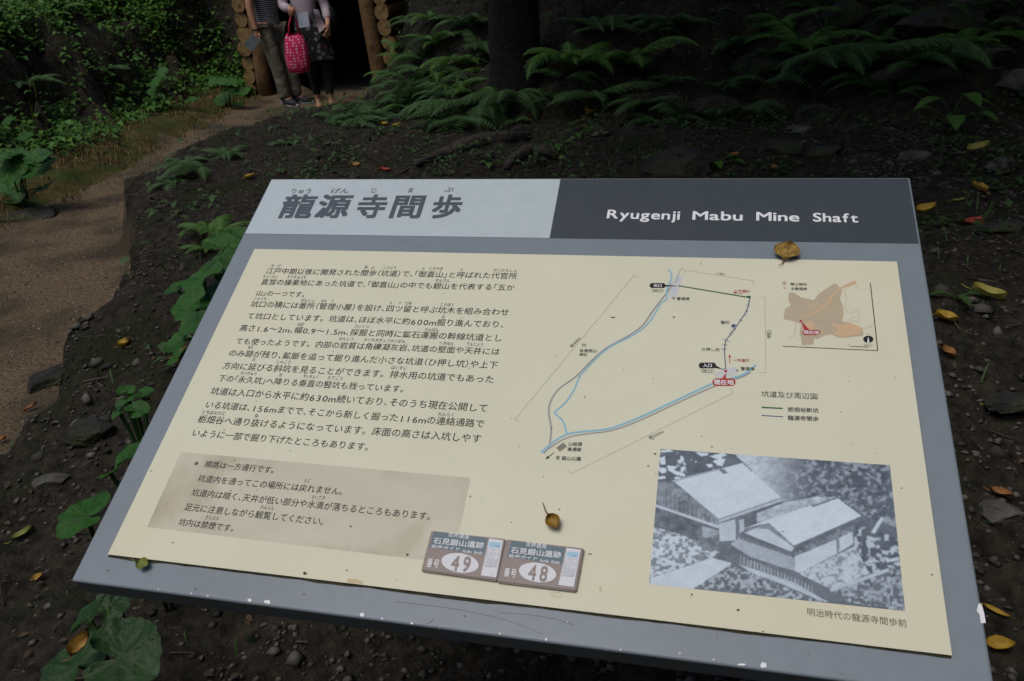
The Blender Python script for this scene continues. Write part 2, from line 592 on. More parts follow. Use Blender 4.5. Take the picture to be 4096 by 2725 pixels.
# gravel lying on the soil and on the path
def stones(name, n, dens, size, m, seed, box=(-4, 4, -.6, 6)):
    rs = np.random.RandomState(seed)
    P = scatter(n, *box, dens, seed)
    k = len(P)
    oct_ = np.array([(1, 0, 0), (.3, .95, 0), (-.8, .6, 0), (-.8, -.6, 0), (.3, -.95, 0), (.1, 0, .8), (0, 0, -.5)])
    fo = [(0, 1, 5), (1, 2, 5), (2, 3, 5), (3, 4, 5), (4, 0, 5), (1, 0, 6), (2, 1, 6), (3, 2, 6), (4, 3, 6), (0, 4, 6)]
    s = size * (.35 + 1.3 * rs.rand(k) ** 2.5)
    a = rs.rand(k) * 6.28
    j = oct_[None] * (1 + .5 * (rs.rand(k, 7, 1) - .5)) * np.stack([s, s * (.5 + .5 * rs.rand(k)), s * (.35 + .5 * rs.rand(k))], 1)[:, None]
    c, q = np.cos(a)[:, None], np.sin(a)[:, None]
    VV = np.stack([j[..., 0] * c - j[..., 1] * q, j[..., 0] * q + j[..., 1] * c, j[..., 2]], -1) + P[:, None]
    FF = (np.arange(k)[:, None, None] * 7 + np.array(fo)[None]).reshape(-1, 3)
    tag(quads_mesh(name, VV.reshape(-1, 3), FF, m), kind='stuff')


def off_path(x, y):
    l, r = path_edges(x, y)
    return np.where(x > r, .25 + .75 * (fbm(x * 2, y * 2, 61) > .47), 0.0) * np.where(y > 4.6, .2, 1) * np.where((x < .9) & (y > 1.6), .3, 1)


stones('gravel', 70000, off_path, .009, M['pebble'], 71, (-2.6, 3.2, -.4, 5.5))
stones('coarse_gravel', 3600, off_path, .027, M['pebble'], 72, (-2.6, 4, -.4, 6.5))
stones('path_stones', 30000, lambda x, y: (lambda e: ((x > e[0]) & (x < e[1])) * 1.0)(path_edges(x, y)), .007, M['pathpeb'], 73, (-5, -1, 0, 8.5))
# rotting leaf litter in the soil
P = scatter(14000, -3.2, 5, .2, 6, lambda x, y: (x > path_edges(x, y)[1]) * (.15 + .5 * (fbm(x * 2.5, y * 2.5, 91) > .5)), 74)
P[:, 2] += .006
V1, F1 = leaf_scatter(P, .021, .35, .6, 75)
M['litter'] = mat('leaf_litter', (.022, .015, .009), (.068, .046, .025), rough=.8, island=True)
tag(quads_mesh('leaf_litter', V1, F1, M['litter']), kind='stuff')

rs = np.random.RandomState(76)
P = scatter(1500, -3, 5, .2, 7, lambda x, y: (x > path_edges(x, y)[1] + .1) * 1.0, 77)
k = len(P)
a, L_ = rs.rand(k) * 6.28, .02 + .11 * rs.rand(k) ** 2
d_ = np.stack([np.cos(a), np.sin(a), .25 * (rs.rand(k) - .3)], 1) * L_[:, None]
s_ = np.stack([-np.sin(a), np.cos(a), 0 * a], 1) * (.0012 + .0018 * rs.rand(k))[:, None]
u_ = np.array([0, 0, .004])
P[:, 2] += .006
VV = np.stack([P - s_, P + s_, P + u_, P + d_ - s_ * .6, P + d_ + s_ * .6, P + d_ + u_ * .6], 1).reshape(-1, 3)
b_ = np.arange(k)[:, None] * 6
FF = np.concatenate([b_ + [0, 2, 5, 3], b_ + [1, 4, 5, 2], b_ + [0, 3, 4, 1]])
M['twig'] = mat('twigs', (.02, .016, .012), (.10, .08, .06), rough=.9, island=True)
tag(quads_mesh('twig_litter', VV, FF, M['twig']), kind='stuff')

# unseen crowns of the wood, plus leaf walls right and behind, added for shade
rs = np.random.RandomState(80)
n = 21000
P = np.stack([-3.4 + 12.5 * rs.rand(n), 1.0 + 13 * rs.rand(n), 3.6 + 4.0 * rs.rand(n)], 1)
k = (fbm(P[:, 0] * .8, P[:, 1] * .8, 81) > .40) & (P[:, 0] > -1.5 - .2 * (P[:, 1] - 1)) & (P[:, 2] > 2.4 + .45 * (P[:, 1]))
E_ = np.stack([4.2 + 4 * rs.rand(n), -4 + 12 * rs.rand(n), 1.2 + 6 * rs.rand(n)], 1)
B_ = np.stack([-9 + 17 * rs.rand(n), -7.5 + 3.0 * rs.rand(n), -.2 + 5.6 * rs.rand(n)], 1)
P = np.concatenate([P[k], E_[: n // 4], B_])
k = np.ones(len(P), bool)
P = P[k]
V1, F1 = leaf_scatter(P, .34, .8, .75, 82)
tag(quads_mesh('unseen_canopy', V1, F1, M['canopy']), kind='stuff')


# ------------------------------------------------------------------ ferns
def fern_mesh(name, seed, fronds=9, length=.6, rise=1.0, pairs=24, one_side=None, m='fern'):
    rs = np.random.RandomState(seed)
    VV, FF, n0 = [], [], 0
    for f in range(fronds):
        az = (f + .7 * rs.rand()) / fronds * 2 * np.pi
        if one_side is not None:
            az = one_side + (f / max(fronds - 1, 1) - .5) * 2.6 + .3 * (rs.rand() - .5)
        L = length * (.45 + .75 * rs.rand())
        e0 = rise * (.75 + .4 * rs.rand())
        t = np.linspace(0, 1, pairs + 4)
        el = e0 - (e0 + .35 + .9 * rs.rand()) * t ** (.9 + .6 * rs.rand())
        st = L / (pairs + 3)
        hx = np.concatenate([[0], np.cumsum(np.cos(el[:-1]) * st)])
        hz = np.concatenate([[0], np.cumsum(np.sin(el[:-1]) * st)])
        tw = .9 * (rs.rand() - .5)
        axx = az + tw * t
        C = np.stack([hx * np.cos(axx), hx * np.sin(axx), hz], 1)
        T = np.gradient(C, axis=0)
        T /= np.linalg.norm(T, axis=1)[:, None]
        side = np.stack([-np.sin(axx), np.cos(axx), 0 * axx + .12 * (rs.rand() - .5)], 1)
        nr = np.cross(T, side)
        # rachis strip
        wv = .0035 * (1 - .7 * t)[:, None]
        VV += [C - side * wv, C + side * wv]
        k = len(t)
        FF += [np.stack([np.arange(k - 1), np.arange(1, k), np.arange(1, k) + k], 1) + n0,
               np.stack([np.arange(k - 1), np.arange(1, k) + k, np.arange(k - 1) + k], 1) + n0]
        n0 += 2 * k
        # pinnae: tapered leaflets with a toothed edge
        i = np.arange(3, k)
        u = (i - 3) / (k - 4)
        ln = L * .32 * np.sin(np.pi * np.clip(u * .86 + .14, 0, 1)) ** .8 * (1 - .55 * u)
        w_ = st * 1.0
        for sg in (-1, 1):
            ang = .95 - .5 * u
            dirv = T[i] * np.cos(ang)[:, None] * .75 + sg * side[i] * np.sin(ang)[:, None] + (.08 * (rs.rand(len(i), 3) - .5))
            dirv[:, 2] -= .18
            b = C[i]
            l_ = (ln * (.85 + .3 * rs.rand(len(i))))[:, None]
            ns = 7
            pts_ = []
            for c_ in range(ns + 1):
                t_ = c_ / ns
                cen = b + dirv * l_ * t_ - np.array([0, 0, .14]) * l_ * t_ ** 2
                wl = w_ * (.95 - .80 * t_) * (1.0 if c_ % 2 else .42)
                sh_ = T[i] * wl
                pts_ += [cen - sh_ * .7, cen + nr[i] * .002, cen + sh_]
            q = np.stack(pts_, 1).reshape(-1, 3)
            VV.append(q)
            m_ = 3 * (ns + 1)
            o = np.arange(len(i))[:, None] * m_ + n0
            for c_ in range(ns):
                k_ = 3 * c_
                for a in ((k_, k_ + 1, k_ + 4), (k_, k_ + 4, k_ + 3), (k_ + 1, k_ + 2, k_ + 5), (k_ + 1, k_ + 5, k_ + 4)):
                    FF.append(o + np.array(a))
            n0 += len(q)
    o = quads_mesh(name, np.concatenate(VV), np.concatenate(FF), M[m])
    return o


_fern = {}


def fern(px, py, label, kind=0, scale=1.0, rz=0.0, dz=0.0, group='ferns on the slope'):
    """a fern whose crown stands at the ground seen there"""
    spec = {0: (9, .62, .95, None, 'fern'), 1: (11, .70, .8, None, 'fern2'), 2: (7, .62, .55, -1.57, 'fern2'),
            3: (8, .55, .8, None, 'fern'), 4: (5, .7, .5, -2.0, 'fern')}[kind]
    key = (kind, int(px * 3 + py) % 3)
    if key not in _fern:
        o = fern_mesh('fern', 100 + kind + 10 * key[1], spec[0], spec[1], spec[2], 33, spec[3], spec[4])
        _fern[key] = o
    else:
        o = _fern[key].copy()
        COL.objects.link(o)
    p = hit(px, py)
    o.location = (p[0], p[1], p[2] - .01 + dz)
    o.rotation_euler = (0, 0, rz)
    o.scale = (scale * .68, scale * .68, scale * (.60 + .25 * ((px * 7 + py * 3) % 10) / 10))
    tag(o, label, 'fern', group)
    return o


F_ = fern
F_(930, 250, 'bright fern at the foot of the bank just right of the entrance post', 3, .9, .4)
F_(905, 175, 'fern clump pressed against the right entrance post', 3, .8, 1.4)
F_(985, 190, 'fern high on the bank above the bright ferns by the entrance', 0, .9, 2.0)
F_(1000, 105, 'fern near the picture top between the entrance and the tree trunk', 0, 1.0, 0.7)
F_(955, 140, 'bright fern half way up the bank beside the entrance', 3, .9, 2.9)
F_(1045, 205, 'fern in the middle of the bank between entrance and trunk', 0, .9, 1.9)
F_(960, 215, 'low bright fern crowded among others near the path end', 3, .8, .1)
F_(1000, 50, 'fern near the picture top behind the bank ferns', 0, .9, 2.4)
F_(925, 110, 'fern leaning on the stacked log ends right of the entrance', 3, .8, 2.2)
F_(1105, 110, 'fern close to the left side of the dark trunk', 1, .9, .4)
F_(1085, 60, 'dim fern behind and left of the dark tree trunk', 1, 1.0, 1.1)
F_(1075, 150, 'fern spreading over the bank left of the tree trunk', 0, 1.05, 2.6)
F_(1090, 215, 'drooping fern left of the tree foot with one long bright frond', 4, .95, 0.1)
F_(1110, 265, 'large dark fern hanging down above the fallen root', 2, 1.65, 0.15, .06)
F_(1180, 235, 'dark fern drooping directly below the tree trunk', 2, 1.2, .6, .05)
F_(1030, 330 - 60, 'small fern low on the bank left of the drooping ferns', 1, .6, .9)
F_(1320, 185, 'bright spreading fern right of the tree trunk', 0, 1.35, 2.2, .08)
F_(1445, 175, 'bright fern with a raised frond, right of the spreading fern', 0, 1.35, .2, .08)
F_(1370, 225, 'dark fern drooping under the bright spreading fern', 2, 1.1, .5, .02)
F_(1480, 240, 'dim fern with hanging fronds beside a yellow leaf', 1, .7, 1.9)
F_(1390, 70, 'pale fern in the shade right of the thin trunk', 1, 1.0, .3)
F_(1550, 60, 'dim ferns arching at the picture top, right of centre', 1, 1.1, 1.0)
F_(1690, 105, 'dark fern low in the shade left of the rock pile', 1, .8, 2.0)
F_(1800, 60, 'upright fern with broad tips on the rocky slope', 0, 1.15, 1.2)
F_(1850, 130, 'fern with long side fronds in the middle of the rocky slope', 0, 1.2, 2.9, .05)
F_(1900, 185, 'dark arching fern over the hollow in the rocky slope', 2, 1.3, -.2, .12)
F_(1985, 165, 'tallest arching fern of the rocky slope, fronds hanging left', 2, 1.45, .1, .12)
F_(2100, 190, 'arching fern with many long fronds left of the broad-leaved plant', 1, 1.35, .5, .1)
F_(2230, 110, 'bright fern under the right end of the fallen branch', 3, .9, .8, .03)
F_(2325, 95, 'fern at the right picture edge above the grey rock', 3, .8, 2.2, .03)
F_(2060, 75, 'faint fern behind the fallen branch', 1, .8, 2.2)
g2 = 'ferns on the mound edge'
F_(470, 395, 'dark fern hanging over the mound edge, fronds dangling across the path', 2, .70, -.9, .03, g2)
F_(425, 372, 'feathery fern at the far corner of the mound beside the path bend', 1, .38, .5, .0, g2)
F_(660, 330, 'low spreading fern in the middle of the mound top', 1, .4, 1.4, .0, g2)
F_(405, 430, 'small dark fern on the vertical mound edge, tips over the path', 2, .55, -1.3, .02, g2)
F_(525, 352, 'flat dark fern lying along the mound rim', 1, .5, .6, -.02, g2)
F_(475, 525, 'small bright fern in the dark hollow of the mound', 3, .5, 1.5, .0, g2)
F_(480, 580, 'tiny curled fern beside the big butterbur leaves', 3, .38, .3, .02, g2)
F_(515, 560, 'fern rising between mound and sign edge', 3, .55, 2.7, .05, g2)
g3 = 'ferns on the left bank'
F_(250, 170, 'long leaved fern hanging in the dark overhang of the left bank', 2, .8, 1.0, .05, g3)
F_(480, 75, 'fern on the grassy bank left of the entrance logs', 3, .9, 2.0, .0, g3)
F_(330, 45, 'fern near the picture top on the left bank', 0, .9, .0, .0, g3)
F_(120, 40, 'fern in the top left picture corner', 0, .9, 1.3, .0, g3)
F_(60, 195, 'drooping dim fern at the left picture edge', 1, .8, .3, .0, g3)


# ------------------------------------------------------------------ butterbur and other broad leaves
def disc_leaf(c, r, nrm, heading, notch=.55, seed=0, wav=.10, n=46, rings=5, cup=.12, teeth=.05):
    rs = np.random.RandomState(seed)
    nrm = np.array(nrm, float)
    nrm /= np.linalg.norm(nrm)
    h = np.array([math.cos(heading), math.sin(heading), 0])
    h = h - nrm * h.dot(nrm)
    h /= np.linalg.norm(h)
    s = np.cross(nrm, h)
    a = np.linspace(-np.pi + .22, np.pi - .22, n)
    rim = (1 + .10 * np.cos(a) - .10 * np.cos(2 * a)) * (1 + teeth * np.abs(np.sin(a * 7 + rs.rand() * 6)) + .11 * (rs.rand(n) - .5) + .09 * np.sin(a * 2 + rs.rand() * 6))
    rim *= 1 - notch * np.exp(-((np.abs(a) - np.pi) / .28) ** 2)
    ph = rs.rand() * 6
    V_ = [np.array(c)]
    for k in range(1, rings + 1):
        q = k / rings
        z = cup * r * q ** 2 + wav * r * q * np.sin(a * 3 + ph) + .03 * r * q * np.cos(a * 9)
        rr = rim * r * q
        V_ += list(np.array(c) + rr[:, None] * (np.cos(a)[:, None] * h + np.sin(a)[:, None] * s) + z[:, None] * nrm)
    F_ = []
    for j in range(n - 1):
        F_.append((0, 1 + j, 2 + j))
        for k in range(rings - 1):
            b = 1 + k * n + j
            F_.append((b, b + n, b + n + 1, b + 1))
    return V_, F_


def butterbur(label, leaves, m='fuki', group='butterbur plants', name='butterbur_plant', stem=.005, base=None, rs=1.0):
    """leaves: (px, py, height of the leaf above z=0 or None for on-ground +h, radius, heading, tilt vector)"""
    cs = []
    if base is not None:
        root = hit(*base)
        for (px, py, z, r, hd, nv) in leaves:
            cs.append(on_plane(px, py, Y=root[1] - .05 - .12 * (py - base[1] < -20)))
    else:
        for (px, py, z, r, hd, nv) in leaves:
            cs.append(on_plane(px, py, z=z))
        root = np.mean(cs, axis=0)
        root[2] = height(root[0], root[1])
    e = empty(name, root)
    tag(e, label, 'plant', group)
    for i, ((px, py, z, r, hd, nv), c) in enumerate(zip(leaves, cs)):
        k = MB()
        vv, ff = disc_leaf(np.array(c) - root, r * rs, nv, hd, seed=int(px * 7 + py) % 9999)
        k.add(vv, ff)
        k.build('leaf', M[m], e, True)
        p = np.array(c) - root
        b = np.array([p[0] * .25, p[1] * .25, -.02])
        pts = [b * (1 - q) ** 2 + 2 * q * (1 - q) * np.array([b[0], b[1], p[2] * .8]) + q * q * p for q in np.linspace(0, 1, 7)]
        MB().tube(pts, stem, 6).build('stalk', M['herb2'], e, True)


up = (0, 0, 1)
butterbur('bright green butterbur with several broad leaves crowding the upper left sign edge',
          [(470, 640, .50, .085, 2.6, (-.3, -.3, 1)), (515, 570, .52, .075, 1.2, (.1, -.3, 1)), (440, 700, .48, .075, 3.4, (-.2, -.4, 1)),
           (500, 680, .44, .09, 4.0, (-.1, -.2, 1)), (405, 665, .46, .055, 3.0, (-.3, -.1, 1)), (410, 790, .42, .05, 3.7, (-.2, -.3, 1)), (405, 825, .44, .035, 3.7, (-.5, -.3, 1)), (455, 745, .47, .07, 3.6, (-.3, -.3, 1)), (520, 625, .5, .08, 1.0, (.1, -.3, 1)), (540, 545, .52, .06, 1.2, (.1, -.3, 1))], 'fuki', rs=.85)
butterbur('small leaved green plant half hidden by the middle of the left sign edge',
          [(290, 925, .45, .04, 2.8, (-.3, -.3, 1)), (315, 945, .47, .045, 1.0, (.2, -.3, 1)), (275, 950, .43, .035, 3.6, (-.3, -.2, 1)),
           (330, 905, .46, .04, .5, up), (290, 900, .47, .035, 2.0, (.2, -.1, 1))], 'fuki', rs=.6)
butterbur('butterbur whose long leaf runs along the lower left sign edge',
          [(308, 1040, .46, .07, 4.4, (-.6, -.2, 1)), (255, 1090, .42, .04, 3.9, (-.4, .2, 1))], 'fuki', rs=.65)
butterbur('butterbur with one round leaf sticking out left of the lower sign edge',
          [(200, 1190, .38, .062, 3.3, (-.2, -.1, 1))], 'fuki')
butterbur('butterbur with big notched leaves below the lower left sign corner',
          [(205, 1420, .34, .06, 1.9, (-.7, -.2, 1)), (180, 1530, .30, .085, 2.6, (-.2, -.2, 1)), (275, 1515, .32, .10, .2, (.1, -.3, 1)),
           (250, 1400, .25, .05, 1.4, (.3, -.3, 1))], 'fukid', rs=.72)
butterbur('cluster of wide butterbur leaves at the left picture edge beside the path',
          [(30, 385, .30, .17, 3.6, (.2, -.5, 1)), (70, 395, .42, .16, -.5, (.0, -.3, 1)), (85, 362, .52, .10, 0, (.1, -.3, 1)), (20, 440, .25, .16, 3.9, (.2, -.4, 1)),
           (100, 433, .20, .09, -.9, (-.3, -.3, 1)), (20, 362, .5, .1, 3, up), (105, 372, .45, .08, -.2, up)], 'fuki', base=(40, 448), rs=.85)
butterbur('smaller butterbur leaves above the wide ones at the left picture edge',
          [(20, 280, .9, .10, 3.1, (.1, -.4, 1)), (55, 315, .75, .12, -.3, (.1, -.3, 1)), (100, 330, .6, .08, -.3, (.1, -.3, 1))], 'fuki', 'butterbur plants', base=(50, 350), rs=.5)
butterbur('round leaved butterbur standing in the dark hollow of the left bank',
          [(375, 168, .95, .10, 2.9, (.1, -.6, 1)), (362, 190, .85, .12, 3.1, (.0, -.5, 1)), (355, 212, .75, .10, 3.9, (.1, -.5, 1)), (362, 235, .62, .15, 3.1, (.1, -.5, 1)), (440, 230, .55, .08, 0, (.1, -.4, 1))], 'fuki', base=(370, 250), rs=.75)
butterbur('butterbur with overlapping round leaves left of the man\'s trousers',
          [(500, 190, .70, .12, 2.0, (.1, -.5, 1)), (530, 190, .72, .10, .5, (.1, -.5, 1)), (528, 212, .55, .10, 1.6, (.1, -.5, 1)), (555, 212, .52, .13, -.2, (.1, -.4, 1)),
           (515, 230, .40, .15, 3.3, (.1, -.6, 1)), (545, 243, .3, .09, 0, (.1, -.4, 1))], 'fuki', base=(530, 248), rs=.75)


def broadleaf(px, py, label, leaves, m='fern', group='broad-leaved plants'):
    p = hit(px, py)
    e = empty('broad_leaved_plant', p)
    tag(e, label, 'plant', group)
    for (dx, dy, dz, L, hd) in leaves:
        rs_ = np.random.RandomState(int(abs(dx * 977 + dy * 331 + L * 1e4)) % 9999)
        k = MB()
        n = 9
        q = np.linspace(0, 1, n)
        wd = L * .30 * np.sin(np.pi * q ** .75) ** .9 * (1 + .06 * (np.arange(n) % 2))
        d = np.array([math.cos(hd), math.sin(hd), 0])
        s = np.array([-math.sin(hd), math.cos(hd), 0])
        c = np.array([dx, dy, dz]) + d * (q * L)[:, None] + np.array([0, 0, 1]) * (-.45 * L * q ** 2 + .12 * L * q)[:, None]
        a, b = c + s * wd[:, None] + np.array([0, 0, .25]) * wd[:, None], c - s * wd[:, None] + np.array([0, 0, .25]) * wd[:, None]
        k.add(np.concatenate([a, c, b]), [(i, i + 1, n + i + 1, n + i) for i in range(n - 1)] + [(n + i, n + i + 1, 2 * n + i + 1, 2 * n + i) for i in range(n - 1)])
        k.build('leaf', M[m], e, True)
        MB().tube([(0, 0, -.02), (dx * .4, dy * .4, dz * .7), (dx, dy, dz)], .004, 5).build('stalk', M['herb2'], e, True)


broadleaf(2185, 295, 'plant with large oval leaves low on the right slope beside the arching ferns',
          [(-.06, 0, .16, .16, 3.5), (.05, .02, .18, .15, -1.2), (.1, .05, .14, .13, -.2), (0, -.06, .08, .15, -1.7), (-.1, .05, .1, .1, 2.6), (.13, 0, .08, .12, -.7)])
broadleaf(1895, 120, 'small oval leaved plant among the rocks at the top right',
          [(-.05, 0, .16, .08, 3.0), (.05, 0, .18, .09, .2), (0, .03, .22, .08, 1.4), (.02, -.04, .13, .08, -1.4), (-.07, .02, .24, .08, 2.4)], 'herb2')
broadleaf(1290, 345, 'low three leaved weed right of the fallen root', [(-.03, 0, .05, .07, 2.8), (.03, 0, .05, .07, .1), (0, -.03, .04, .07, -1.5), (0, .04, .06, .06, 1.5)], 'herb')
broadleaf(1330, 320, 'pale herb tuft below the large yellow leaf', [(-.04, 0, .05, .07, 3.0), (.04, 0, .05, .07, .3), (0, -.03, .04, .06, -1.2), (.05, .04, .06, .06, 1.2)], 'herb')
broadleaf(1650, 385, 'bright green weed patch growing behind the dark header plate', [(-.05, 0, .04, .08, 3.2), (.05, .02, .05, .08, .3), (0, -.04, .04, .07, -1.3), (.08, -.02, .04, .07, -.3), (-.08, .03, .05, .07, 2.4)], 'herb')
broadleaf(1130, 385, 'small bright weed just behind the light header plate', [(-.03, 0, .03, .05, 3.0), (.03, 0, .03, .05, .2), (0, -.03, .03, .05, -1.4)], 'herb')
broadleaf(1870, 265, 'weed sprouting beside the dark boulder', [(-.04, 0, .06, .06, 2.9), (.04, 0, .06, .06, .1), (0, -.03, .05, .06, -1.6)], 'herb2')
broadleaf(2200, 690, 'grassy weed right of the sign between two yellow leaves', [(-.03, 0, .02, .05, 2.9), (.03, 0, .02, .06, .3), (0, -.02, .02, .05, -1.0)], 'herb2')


# ------------------------------------------------------------------ rocks
def rock(px, py, size, label, m='rock', seed=1, flat=.6, sink=.3, rz=0.0, group=None):
    rs_ = np.random.RandomState(seed)
    bm = bmesh.new()
    bmesh.ops.create_icosphere(bm, subdivisions=4, radius=1)
    pl = [(Vector(rs_.randn(3)).normalized(), .55 + .35 * rs_.rand()) for _ in range(9)]
    for v in bm.verts:
        for nrm, d in pl:
            s_ = v.co.dot(nrm)
            if s_ > d:
                v.co -= nrm * (s_ - d)
        q = v.co.copy()
        v.co *= 1 + .22 * (fbm(np.array([q.x * 2.5 + seed + q.z]), np.array([q.y * 2.5 + q.z * 2]), seed, 4)[0] - .5) + .07 * (vnoise(np.array([q.x * 11 + q.z * 5]), np.array([q.y * 11 - q.z * 7]), seed)[0] - .5)
        v.co = Vector((v.co.x * size[0], v.co.y * size[1], v.co.z * size[1] * flat))
    me = bpy.data.meshes.new('rock')
    bm.to_mesh(me)
    bm.free()
    me.materials.append(M[m])
    o = link(bpy.data.objects.new('rock', me))
    p = hit(px, py)
    o.location = (p[0], p[1], p[2] + size[1] * flat * (.5 - sink))
    o.rotation_euler = (.15 * (rs_.rand() - .5), .2 * (rs_.rand() - .5), rz)
    tag(o, label, 'rock', group)


gR = 'rocks on the right slope'
rock(1545, 392, (.22, .17), 'broad dark boulder showing behind the dark header plate', 'rock', 3, .55, .3)
rock(1880, 283, (.14, .10), 'squat dark square boulder under the arching ferns', 'rock', 5, .9, .2, .2, gR)
rock(1835, 303, (.10, .05), 'pale flat stone leaning on the dark boulder', 'palerock', 6, .5, .1, .3, gR)
rock(1800, 350, (.16, .09), 'dark low rock below the pale flat stone', 'rock', 7, .6, .3, .1, gR)
rock(1880, 355, (.17, .07), 'brownish flat rock next to the dark low rock', 'rock', 8, .5, .3, .0, gR)
rock(2105, 365, (.10, .06), 'pale rough stone right of the brownish flat rock', 'palerock', 9, .6, .3, .6, gR)
rock(2300, 380, (.09, .05), 'pale angular stone near the right picture edge', 'palerock', 10, .6, .3, .9, gR)
rock(2325, 205, (.19, .12), 'large smooth grey boulder at the right picture edge', 'palerock', 11, .75, .2, .5, gR)
rock(2180, 65, (.34, .19), 'mossy grey boulder at the top right behind the branch', 'rock', 12, .6, .2, .2, gR)
rock(2260, 125, (.22, .1), 'flat grey rock below the mossy boulder at the top right', 'palerock', 13, .5, .3, .1, gR)
rock(2010, 85, (.18, .12), 'pointed dark rock behind the arching ferns', 'rock', 14, .9, .2, .4, gR)
rock(1750, 160, (.2, .13), 'dark rock in the shade left of the fern group', 'rock', 15, .7, .2, .2, gR)
rock(1640, 260, (.18, .12), 'rounded dark rock on the slope above the dark header plate', 'rock', 16, .7, .2, .2, gR)
rock(2240, 20, (.2, .12), 'long rock in the top right picture corner', 'rock', 17, .5, .3, .1, gR)
rock(1935, 55, (.2, .16), 'steep dark stone face among the upper right ferns', 'rock', 18, 1.0, .2, .1, gR)
rock(60, 500, (.22, .14), 'dark low rock at the left edge of the gravel path', 'rock', 19, .4, .5)
rock(2300, 1185, (.055, .04), 'grey fist-sized stone beside the lower right sign edge', 'palerock', 20, .7, .2, .3)
rock(2330, 930, (.08, .05), 'half buried dark stone right of the sign', 'rock', 21, .6, .3, .5)
rock(2300, 525, (.13, .06), 'low dark rock right of the red leaf', 'rock', 22, .5, .35, .1)
rock(120, 1110, (.055, .035), 'small pale brown stone on the soil left of the sign', 'palerock', 23, .6, .3, .4)
rock(210, 1000, (.09, .06), 'dark lump of rock in the soil under the left sign edge', 'rock', 24, .7, .3, .4)
rock(120, 880, (.12, .07), 'dark stone where the soil meets the gravel path', 'rock', 25, .6, .3, 1.0)

# ------------------------------------------------------------------ trees, root, branches
p = hit(1193, 178)
tr = empty('conifer_tree', p)
tag(tr, 'dark conifer with thick trunk standing on the slope behind the sign', 'tree')
rs = np.random.RandomState(5)
zs = np.array([-.3, -.05, .1, .25, .5, 1.0, 2.0, 4.0, 7.0, 10.0])
rr = np.array([.27, .23, .20, .188, .18, .172, .165, .145, .10, .04])
MB().tube([(-.03 * z, .02 * z, z) for z in zs], rr, 22, True, 0, .16, rs).build('trunk', M['bark'], tr, True)
n = 5200
a, z = rs.rand(n) * 6.28, 4.2 + 7 * rs.rand(n)
rad = (1.0 - (z - 4.2) / 7.5) * 2.1 * np.sqrt(rs.rand(n)) * (.75 + .25 * np.sin(a * 5 + z * 3))
V1, F1 = leaf_scatter(np.stack([rad * np.cos(a) - .03 * z, rad * np.sin(a), z - .25 * rad], 1), .26, .7, .4, 6, aim=a)
quads_mesh('crown', V1, F1, M['canopy'], tr)

p = hit(1325, 95)
tr2 = empty('slender_tree', p)
tag(tr2, 'slender grey brown tree stem right of the thick dark trunk', 'tree')
MB().tube([(.02 * z, 0, z) for z in (-.3, 0, .5, 1.2, 2.5, 4.5, 6.5)], [.08, .07, .066, .062, .055, .04, .015], 14, True, 0, .12, rs).build('trunk', M['bark2'], tr2, True)
n = 2200
a, z = rs.rand(n) * 6.28, 3.6 + 3.6 * rs.rand(n)
rad = 1.3 * np.sqrt(rs.rand(n)) * np.sin(np.clip((z - 3.3) / 4.2, 0, 1) * np.pi)
V1, F1 = leaf_scatter(np.stack([rad * np.cos(a), rad * np.sin(a), z], 1), .2, .7, .6, 7)
quads_mesh('crown', V1, F1, M['canopy'], tr2)


def lying(name, pts, r, m, label, cat, jit=.12, lift=.0):
    P = np.array([hit(x, y) for x, y in pts])
    n_ = 16
    s = np.linspace(0, len(P) - 1, n_)
    Q = np.stack([np.interp(s, np.arange(len(P)), P[:, i]) for i in range(3)], 1)
    Q[1:-1] = (Q[:-2] + 2 * Q[1:-1] + Q[2:]) / 4
    Q[:, 2] += lift
    rad = np.interp(s, np.linspace(0, len(P) - 1, len(r)), r)
    e = MB().tube(Q - Q[0], rad, 10, True, 0, jit, np.random.RandomState(3)).build(name, M[m], None, True)
    e.location = Q[0]
    tag(e, label, cat)
    return e


lying('tree_root', [(960, 385), (1010, 368), (1060, 350), (1110, 335), (1170, 325), (1215, 322)], [.015, .035, .05, .055, .05, .03], 'root',
      'thick dark root snaking over the soil behind the light header plate', 'root', lift=.02)
lying('tree_root', [(1165, 395), (1190, 372), (1220, 355), (1260, 362), (1285, 368)], [.02, .035, .04, .03, .012], 'root',
      'short arched root right of the long snaking one', 'root', lift=.025)
lying('fallen_branch', [(1985, 205), (2040, 197), (2090, 188), (2140, 193), (2210, 195)], [.03, .045, .05, .05, .03], 'bark2',
      'fallen branch lying across the upper right slope', 'branch', lift=.06)
lying('fallen_branch', [(2190, 30), (2240, 42), (2300, 47)], [.02, .025, .02], 'bark2',
      'thin grey branch on the rocks at the top right', 'branch', lift=.08)
lying('dead_twig', [(905, 410), (940, 393), (985, 375)], [.004, .007, .005], 'bark2', 'thin pale twig beside the end of the snaking root', 'twig', lift=.01)


